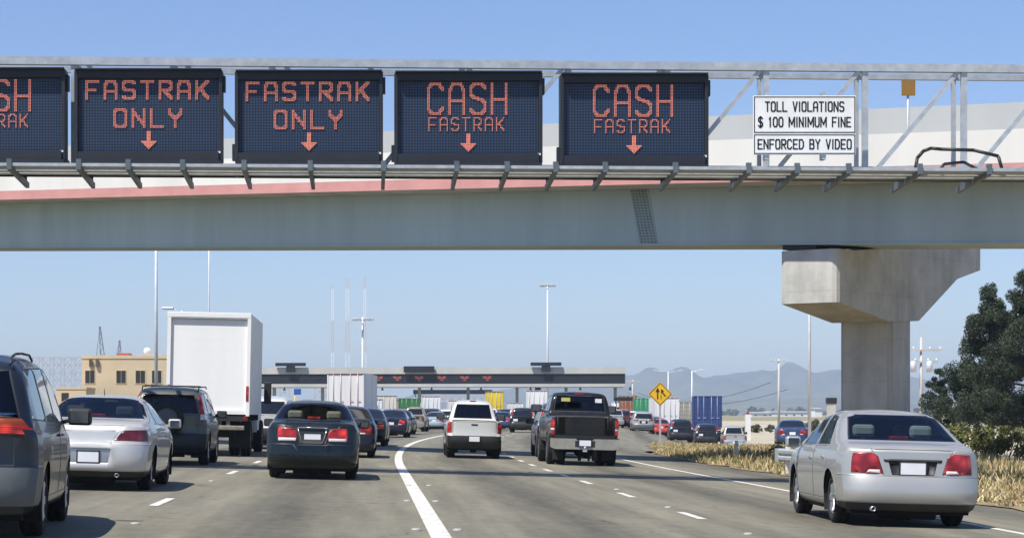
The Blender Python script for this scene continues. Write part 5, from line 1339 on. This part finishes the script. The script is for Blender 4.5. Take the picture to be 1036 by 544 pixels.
f_ = N('ShaderNodeMath'); f_.operation = 'FRACT'; g_ = N('ShaderNodeMath'); g_.operation = 'GREATER_THAN'; g_.inputs[1].default_value = .5; mx = N('ShaderNodeMix'); mx.data_type = 'RGBA'
mx.inputs['A'].default_value = (.62, .34, .30, 1); mx.inputs['B'].default_value = (.85, .85, .85, 1)
t.links.new(tc.outputs['Object'], s_.inputs[0]); t.links.new(s_.outputs['Z'], m_.inputs[0]); t.links.new(m_.outputs[0], f_.inputs[0]); t.links.new(f_.outputs[0], g_.inputs[0]); t.links.new(g_.outputs[0], mx.inputs['Factor']); t.links.new(mx.outputs['Result'], p.inputs['Base Color'])
for x, yt, lb, sc_ in ((336.5, 287, 'shortest of the three red and white radio masts', .8), (351.5, 281, 'middle and thickest of the three red and white radio masts', 1.25), (369, 279, 'red and white radio mast behind the lamp cluster', .9)):
    D = 1500; X = XD(x, D); zt = P(x, yt, D).z; r = thing('radio_mast', lb, 'radio mast', (X, D, 0)); b = B(); w0 = 1.25 * sc_
    for s, q in ((1, 1), (1, -1), (-1, 1), (-1, -1)): bar(b, (s * w0, q * w0, -1), (s * w0 * .55, q * w0 * .55, zt), .28, .28)
    n = int(zt / 4)
    for k in range(n):
        wa, wb = w0 * (1 - .45 * k / n), w0 * (1 - .45 * (k + 1) / n); s = 1 if k % 2 else -1
        for q in (1, -1): bar(b, (-s * wa, q * wa, k * 4), (s * wb, q * wb, k * 4 + 4), .16, .16)
    obj('lattice', b, rw, r)
def utility_pole(x, D, ytop, label, arms, trans=False, r0=.16):
    X = XD(x, D); g = gz(X, D); zt = P(x, ytop, D).z - g; r = thing('utility_pole', label, 'utility pole', (X, D, g)); b = B(); tube(b, (0, 0, -.4), (0, 0, zt), r0, r0 * .7, 10); obj('pole', b, M['pole_wood'], r)
    for dz, ln in arms:
        b = B(); box(b, -ln, ln, -.2, -.08, zt - dz - .06, zt - dz + .06); o = obj('crossarm', b, M['pole_wood'], r); b = B()
        for k in (-.92, -.4, .4, .92): tube(b, (ln * k, -.14, zt - dz + .06), (ln * k, -.14, zt - dz + .24), .045)
        obj('insulator', b, M['white'], o)
    if trans:
        for q in (-.62, 0.5, ):
            b = B(); lathe(b, [(0, .001), (0, .2), (.7, .2), (.76, .12), (.76, .001)], 'z', 14, (q, -.3, zt - 2.4)); obj('transformer', b, M['pole'], r)
    return r, zt
M['pole_wood'] = mat('pale_pole', (.50, .48, .45), .8, var=.15, streak=True)
ua, za = utility_pole(788, 300, 363, 'pale utility pole in front of the hills', ((.3, 1.2),), r0=.2)
ub, zb_ = utility_pole(932, 150, 341, 'utility pole with crossarms and transformers before the dark trees', ((.9, 1.4), (1.7, 1.1)), True, .13)
uc, zc_ = utility_pole(640, 420, 384, 'distant utility pole beside the toll canopy end', ((.4, 1.2),), r0=.16)
for k, q in enumerate((-1.1, 1.1)):
    b = B(); a = ua.location + Vector((q, -.14, za - 3.2 - k)); c = uc.location + Vector((q, -.14, zc_ - 2.5)); pp = []
    for i in range(17):
        t_ = i / 16; p_ = a.lerp(c, t_); p_.z -= 4 * 2.2 * t_ * (1 - t_); pp.append(p_ - a)
    path(b, pp, .035, 5); o = obj('power_line', b, M['black']); o.location = a; tag(o, ['lower', 'upper'][1 - k] + ' sagging power line in front of the hills', 'power line', 'power lines between the utility poles')

# ------------------------------------------------------------------ toll plaza
TD = 322; r = thing('toll_plaza', 'long grey toll plaza canopy with a dark band of red lane displays', 'toll plaza', (XD(447, TD), TD, 0), -.07)
sc = TD / F; zf = lambda y: CAMZ + (VY - y) * sc
tx = lambda x: (x - 447) * sc
M['dim_lamp'] = mat('dim_lamp', (.35, .09, .07), .5, emit=(1, .25, .18), es=.14)
M['fascia'] = mat('canopy_concrete', (.50, .50, .47), .8, var=.06, scale=.4, streak=True)
b = B(); box(b, -42, 27.1, 0, 9, zf(378), zf(371.2)); obj('fascia', b, M['fascia'], r)
b = B(); box(b, -41.8, 27.0, .15, 8.8, zf(388), zf(378) - .003); obj('display_band', b, M['sign_case'], r)
b = B(); box(b, -41.9, 27.0, .0, 8.9, zf(391.3), zf(388) - .003); obj('soffit', b, M['fascia'], r)
for x in (383, 402, 424, 447, 470, 493):
    b = B(); X = tx(x)
    for k, (a, c, z) in enumerate(((-.7, -.1, .95), (.1, .6, .95), (-.55, .55, .72), (-.2, .2, .45))): box(b, X + a, X + c, .10, .148, zf(387.4) + z - .06, zf(387.4) + z + .06)
    obj('lane_display', b, M['dim_lamp'], r)
for x, wd, hh in ((293.5, 31, 3.4), (424, 31, 6.2), (552, 31, 3.4)):
    b = B(); X = tx(x); w2 = wd * sc / 2; box(b, X - w2, X + w2, -.5, -.2, zf(371) + (0 if hh > 5 else .15) - (hh > 5) * .8, zf(371) + (0 if hh > 5 else .15) + hh * sc - (hh > 5) * .8)
    if hh < 5: box(b, X - .65, X + .65, -.45, -.02, zf(376), zf(371) + .15)
    obj('roof_sign', b, M['sign_case'], r)
for k in range(10):
    X = -40 + 7.3 * k; b = B(); box(b, X - .22, X + .22, 3.6, 4.4, -.3, zf(391.3)); obj('column', b, M['fascia'], r)
    b = B(); box(b, X - .9, X + .9, -3, 12, 0, .35, bev=.05); obj('island', b, M['concrete'], r)
    b = B(); box(b, X - .7, X + .7, -.2, 2.4, .35, 2.9); bo = obj('booth', b, M['white'], r)
    b = B(); box(b, X - .72, X + .72, -.22, 2.42, 1.35, 2.3); obj('booth_window', b, M['glass_opaque'], bo)
    b = B(); tube(b, (X + 2, -.3, zf(391.2)), (X + 2, -.3, zf(393.5)), .12); box(b, X + 1.8, X + 2.2, -.5, -.1, zf(394.5), zf(393.4)); obj('lane_lamp', b, M['black_plastic'], r)
b = B(); box(b, tx(541), tx(547), .6, 1.0, zf(400), zf(392)); obj('hanging_sign', b, M['sign_case'], r)
def overhead(x0, x1, y0, y1, D, label, legs, px=None):
    s = D / F; X = XD((x0 + x1) / 2, D); r = thing('overhead_sign', label, 'overhead sign', (X, D, gz(X, D))); w2 = (x1 - x0) / 2 * s; z0 = CAMZ + (VY - y1) * s - r.location.z; z1 = CAMZ + (VY - y0) * s - r.location.z
    b = B(); box(b, -w2, w2, -.15, .15, z0, z1, bev=.03); obj('sign_panel', b, M['sign_case'], r)
    for l in legs: b = B(); tube(b, (l * w2, .3, -.3), (l * w2, .3, z1), .16); bar(b, (l * w2, .3, (z0 + z1) / 2), (l * w2 * .9, .1, (z0 + z1) / 2), .1, .1); obj('post', b, M['pole'], r)
    return r
overhead(418, 498, 394, 398.3, 380, 'long dark overhead sign beneath the toll canopy', (-.95, .95))
overhead(621, 640, 401.5, 405.2, 235, 'small dark sign bar on a post right of the black pickup', (-.8,))
M['blue_sign'] = mat('blue_sign', (.02, .10, .42), .5); M['yellow_post'] = mat('yellow_post', (.6, .42, .04), .5)
D = 300; s = D / F; X = XD(301, D); r = thing('direction_sign', 'small bright blue sign under the left part of the toll canopy', 'road sign', (X, D, 0)); b = B(); box(b, -3.6 * s, 3.6 * s, -.05, .05, CAMZ + 20 * s, CAMZ + 26 * s, bev=.02); obj('sign_panel', b, M['blue_sign'], r); b = B(); tube(b, (-2.5 * s, .08, 0), (-2.5 * s, .08, CAMZ + 20 * s), .12); obj('post', b, M['yellow_post'], r)
D = 140; s = D / F; X = XD(841, D); g = gz(X, D); r = thing('control_cabinet', 'small dark topped post box left of the concrete pier', 'post box', (X, D, g)); b = B(); box(b, -4 * s, 4 * s, -.2, .2, -.2, CAMZ + 11 * s - g); obj('post', b, M['concrete'], r); b = B(); box(b, -5 * s, 5 * s, -.25, .25, CAMZ + 11.05 * s - g, CAMZ + 17 * s - g, bev=.03); obj('top_box', b, M['black_plastic'], r)
D = 210; s = D / F; X = XD(756.5, D); g = gz(X, D); r = thing('gate_post', 'white concrete post with a red lamp beyond the pale grey pickup', 'post', (X, D, g)); b = B(); box(b, -2.6 * s, 2.6 * s, -.25, .25, -.2, CAMZ + 0 * s - g); obj('post', b, M['white'], r); b = B(); box(b, -1.2 * s, 1.2 * s, -.12, .12, CAMZ + .05 * s - g, CAMZ + 2.6 * s - g, bev=.03); obj('lamp', b, M['tail'], r)

# ------------------------------------------------------------------ buildings and steelwork on the left
M['beige'] = mat('beige_render', (.62, .50, .33), .85, var=.05, scale=.5); M['beige_light'] = mat('pale_beige', (.66, .52, .33), .85, var=.05)
D = 220; s = D / F; X = XD(83, D); r = thing('beige_building', 'flat roofed beige two storey building with dark square windows', 'building', (X, D, 0)); zt = CAMZ + (VY - 360) * s
b = B(); box(b, 0, 13, 0, 12, -.3, zt); box(b, -.06, 13.06, -.06, 12.06, zt - .25, zt + .08); wl = obj('wall', b, M['beige'], r)
for x in (91, 122.5, 142, 158.5, 178):
    b = B(); cx = XD(x, D) - X; zc = CAMZ + (VY - 381) * s; box(b, cx - .56, cx + .56, -.035, .02, zc - .72, zc + .72); wn = obj('window_frame', b, M['beige_light'], r)
    b = B(); box(b, cx - .47, cx - .02, -.05, -.036, zc - .63, zc + .63); box(b, cx + .02, cx + .47, -.05, -.036, zc - .63, zc + .63); obj('pane', b, M['glass_opaque'], wn)
for x in (92, 98.5):
    b = B(); cx = XD(x, D) - X; zc = CAMZ + (VY - 367) * s; box(b, cx - .16, cx + .16, -.25, -.062, zc - .4, zc + .35); obj('wall_lamp', b, M['wood'], r)
b = B(); box(b, 3.3, 4.6, 2, 4, zt, zt + .35); obj('roof_unit', b, M['dull_red'] if 'dull_red' in M else mat('red_roof_unit', (.45, .09, .07), .6), r)
b = B(); tube(b, (6.4, 2, zt), (6.4, 2, zt + .5), .05); lathe(b, [(0, .001), (.05, .2), (.2, .38)], 'y', 14, (6.4, 1.8, zt + .55)); obj('dish', b, M['white'], r)
b = B(); box(b, 5.2, 7.8, 3, 6, zt, zt + .22); obj('roof_box', b, M['beige_light'], r)
X2 = XD(57, 212); r = thing('beige_annex', 'low beige annex joined to the left of the beige building', 'building', (X2, 212, 0)); za_ = CAMZ + (VY - 392) * 212 / F
b = B(); box(b, 0, 2.9, 0, 7, -.3, za_); box(b, -.05, 2.95, -.05, 7.05, za_ - .15, za_ + .05); obj('wall', b, M['beige_light'], r); b = B(); box(b, .5, 1.2, -.03, .02, za_ - 1.3, za_ - .5); obj('window', b, M['glass_opaque'], r)
M['pale_steel'] = mat('pale_steel', (.46, .50, .56), .5, var=.06)
def lattice(x0, x1, y0, y1, D, label, nx, ny, name='steel_trestle'):
    s = D / F; X0, X1 = XD(x0, D), XD(x1, D); z0, z1 = CAMZ + (VY - y1) * s, CAMZ + (VY - y0) * s
    r = thing(name, label, 'trestle', (X0, D, 0)); Wd = X1 - X0
    for d in (0, 5.0):
        b = B()
        for j in range(ny + 1): z = z0 + (z1 - z0) * j / ny; bar(b, (0, d, z), (Wd, d, z), .22, .22)
        for i in range(nx + 1):
            x = Wd * i / nx; bar(b, (x, d, -.5 if i % 3 == 0 else z0), (x, d, z1), .26, .26)
            if i < nx:
                for j in range(ny):
                    za, zb2 = z0 + (z1 - z0) * j / ny, z0 + (z1 - z0) * (j + 1) / ny; x2 = Wd * (i + 1) / nx
                    bar(b, (x, d, za), (x2, d, zb2), .13, .13); bar(b, (x, d, zb2), (x2, d, za), .13, .13)
        obj('truss', b, M['pale_steel'], r)
    return r
lattice(-60, 83, 361, 392, 430, 'pale steel lattice trestle left of the beige building', 13, 2)
lattice(264, 292, 391, 401, 420, 'pale steel lattice under the left end of the toll canopy', 3, 1); lattice(318, 338, 391, 401, 440, 'short pale steel lattice right of the small blue sign', 2, 1)
lattice(430, 500, 400, 406, 470, 'faint pale steel lattice far beyond the toll booths', 9, 1)
def crane(x, D, yt, xt, label):
    s = D / F; r = thing('crane', label, 'crane', (XD(x, D), D, 0)); zt = CAMZ + (VY - yt) * s; b = B(); q = (xt - x) * s
    for k in (-1, 1):
        bar(b, (k * 1.6, 0, -.5), (k * .8, 0, zt * .55), .35, .35); bar(b, (k * .8, 0, zt * .5), (q + k * .15, 0, zt), .22, .22)
    for k in range(9):
        t0, t1 = k / 9, (k + 1) / 9; za, zb2 = zt * (.5 + .5 * t0), zt * (.5 + .5 * t1); sg = 1 if k % 2 else -1
        bar(b, (q * t0 + sg * .8 * (1 - t0), 0, za), (q * t1 - sg * .8 * (1 - t1), 0, zb2), .16, .16)
    tube(b, (-2.2, 0, zt * .62), (q, 0, zt), .07); bar(b, (-2.2, 0, zt * .62), (.6, 0, zt * .42), .2, .2); obj('lattice_jib', b, mat('crane_grey', (.16, .18, .22), .6), r)
    b = B(); box(b, -2.2, 2.2, -1.5, 1.5, zt * .36, zt * .46); obj('machine_house', b, M['black_plastic'], r)
crane(105, 600, 330, 101, 'taller of the two thin dark cranes above the beige building'); crane(121.5, 640, 344, 121, 'shorter of the two thin dark cranes above the beige building')

# ------------------------------------------------------------------ trees and shrubs
def leafmat(n, c, v=.35): return mat(n, c, .75, var=v, scale=1.2)
LM = {'pine': [leafmat('pine_needles', (.020, .037, .018)), leafmat('pine_needles_light', (.055, .078, .034))], 'bush': [leafmat('bush_leaves', (.09, .115, .025)), leafmat('bush_leaves_light', (.20, .20, .05))], 'scrub': [leafmat('scrub_leaves', (.07, .085, .03)), leafmat('scrub_leaves_light', (.15, .14, .05))]}
M['bark'] = mat('bark', (.06, .045, .032), .95, var=.3)
def leaves(b, clumps, n, size, rg):
    tot = sum(c[3] ** 2 for c in clumps)
    for (x, y, z, rad) in clumps:
        for _ in range(max(3, int(n * rad * rad / tot))):
            d = Vector((rg.gauss(0, 1), rg.gauss(0, 1), rg.gauss(0, .8))).normalized() * rad * (rg.random() ** .45)
            c = Vector((x, y, z)) + d; a = Vector((rg.gauss(0, 1), rg.gauss(0, 1), rg.gauss(0, 1))).normalized(); u = a.orthogonal().normalized() * size * rg.uniform(.5, 1.3); v = a.cross(u).normalized() * size * rg.uniform(.3, .7)
            f = b.faces.new([b.verts.new(c - u), b.verts.new(c - v), b.verts.new(c + u), b.verts.new(c + v)]); f.material_index = 0 if rg.random() < .6 else 1
def tree(name, x, D, ytop, spread, n, size, mk, label, seed, limbs=22, low=.12):
    rg = random.Random(seed); X = XD(x, D); g = gz(X, D); h = CAMZ + (VY - ytop) / F * D - g; r = thing(name, label, 'tree', (X, D, g), rg.uniform(0, 6)); b = B(); tube(b, (0, 0, -.3), (0, 0, h * .9), h * .028, h * .006, 10); clumps = []
    for k in range(limbs):
        t = low + (1 - low) * (k + rg.random()) / limbs; a = k * 2.4 + rg.uniform(-.5, .5); ln = spread * (1 - t) ** .85 * rg.uniform(.45, 1.2) + .2; z0 = h * t * .93; e = Vector((math.cos(a) * ln, math.sin(a) * ln, z0 + ln * rg.uniform(-.05, .35))); tube(b, (0, 0, z0), e, h * .009 * (1.1 - t), .015, 6)
        for q in (.45, .75, 1.0): clumps.append((e.x * q + rg.uniform(-.3, .3), e.y * q + rg.uniform(-.3, .3), z0 + (e.z - z0) * q + rg.uniform(-.1, .3), spread * rg.uniform(.12, .24) * (1.15 - .6 * t)))
    clumps.append((0, 0, h * .96, spread * .12)); obj('trunk', b, M['bark'], r); b = B(); leaves(b, clumps, n, size, rg); obj('crown', b, LM[mk], r); return r
tree('pine_tree', 1002, 118, 286, 3.4, 90000, .058, 'pine', 'tall dark pine tree right of the utility pole with transformers', 5, 30)
tree('pine_tree', 951, 122, 372, 1.5, 20000, .055, 'pine', 'small dark pine tree behind the utility pole with transformers', 8, 18, .05)
tree('pine_tree', 1040, 112, 270, 3.4, 90000, .058, 'pine', 'tallest dark pine tree at the right edge', 12, 30)
def shrub(x, D, w_, h_, n, mk, label, seed, size=.09, group=None):
    rg = random.Random(seed); X = XD(x, D); g = gz(X, D) + (bank(X, D) if 9.9 < X < 19 and 20 < D < 118 else 0); r = thing('shrub', label, 'shrub', (X, D, g), 0, 0, group); b = B(); cl = []
    for k in range(9):
        a = rg.uniform(0, 6.28); q = rg.uniform(.1, 1) * w_ / 2; e = (math.cos(a) * q, math.sin(a) * q * .7, h_ * rg.uniform(.25, .85)); tube(b, (0, 0, -.1), e, .02, .008, 5); cl.append((*e, h_ * rg.uniform(.18, .34)))
    obj('stem', b, M['bark'], r); b = B(); leaves(b, cl, n, size, rg); obj('foliage', b, LM[mk], r); return r
shrub(935, 84, 1.6, 1.3, 2600, 'bush', 'yellow green bush behind the silver sedan, right of the pier', 21, .07); shrub(952, 78, 1.8, 1.15, 2600, 'bush', 'wide yellow green bush nearest the pine trees', 22, .07); shrub(985, 74, 2.2, 1.2, 2600, 'bush', 'yellow green bush right of the silver sedan roof', 23, .07); shrub(1018, 70, 2.0, 1.1, 2400, 'bush', 'yellow green bush at the right edge', 25, .07)
shrub(793, 60, .9, .55, 1300, 'scrub', 'leafy weed clump at the verge beside the white marker post', 31, .04); shrub(781, 66, .8, .5, 900, 'scrub', 'low leafy weed clump left of the guardrail end', 32, .04)
pr_ = None
for i, x in enumerate((736, 752, 768, 781, 795, 806, 817, 828, 839, 851, 930, 945, 965, 990, 1015)):
    D = 255 + 14 * (i % 4)
    if pr_ is None: pr_ = o = shrub(x, D, 3.6, 1.25, 900, 'scrub', 'low green shrub in the row beyond the slip road', 40, .16, 'shrubs beyond the slip road'); KID[o.name] = [(c, kids(c)) for c in kids(o)]
    else:
        X = XD(x, D); o = copy_tree(pr_, (X, D, gz(X, D)), i * 1.3, 'low green shrub in the row beyond the slip road', 'shrubs beyond the slip road')
    k = .8 + .35 * ((i * 7) % 5) / 5; o.scale = (k, k, k * (1.1 if i > 4 else .75))
# far trees and sheds at the foot of the hills
rg = random.Random(77); b = B(); cl = []
for k in range(240):
    x = rg.uniform(560, 1180); D = rg.uniform(2200, 3200); h_ = rg.choice([4, 5, 6, 7, 9]) * rg.uniform(.7, 1.2); cl.append((XD(x, D), D, h_ * .5, h_ * .55))
leaves(b, cl, 16000, 2.2, rg); tag(obj('treeline', b, LM['scrub']), 'far off band of trees at the foot of the hills', 'treeline', kind='stuff')
for x, D, wd, ht, lb in ((797, 1350, 26, 2.6, 'long white shed far off at the foot of the hills'), (770, 1200, 10, 2.0, 'smaller pale shed left of the long white shed'), (824, 1500, 12, 2.4, 'pale shed right of the long white shed'), (828, 1100, 3.5, 4.0, 'narrow white building beside the tall pale lamp post')):
    r = thing('shed', lb, 'building', (XD(x, D), D, 0), .1); b = B(); box(b, -wd / 2, wd / 2, 0, 12, -.5, ht); obj('wall', b, M['white'], r); b = B(); prism(b, [(-.6, ht), (6, ht + .7), (12.6, ht)], lambda p: Vector((-wd / 2 - .5, p[0], p[1])), lambda p: Vector((wd / 2 + .5, p[0], p[1]))); obj('roof', b, M['steel'], r)
    b = B()
    for q in range(int(wd / 5)): box(b, -wd / 2 + 1.5 + q * 5, -wd / 2 + 2.6 + q * 5, -.05, .02, .4, ht * .5)
    obj('door', b, M['glass_opaque'], r)
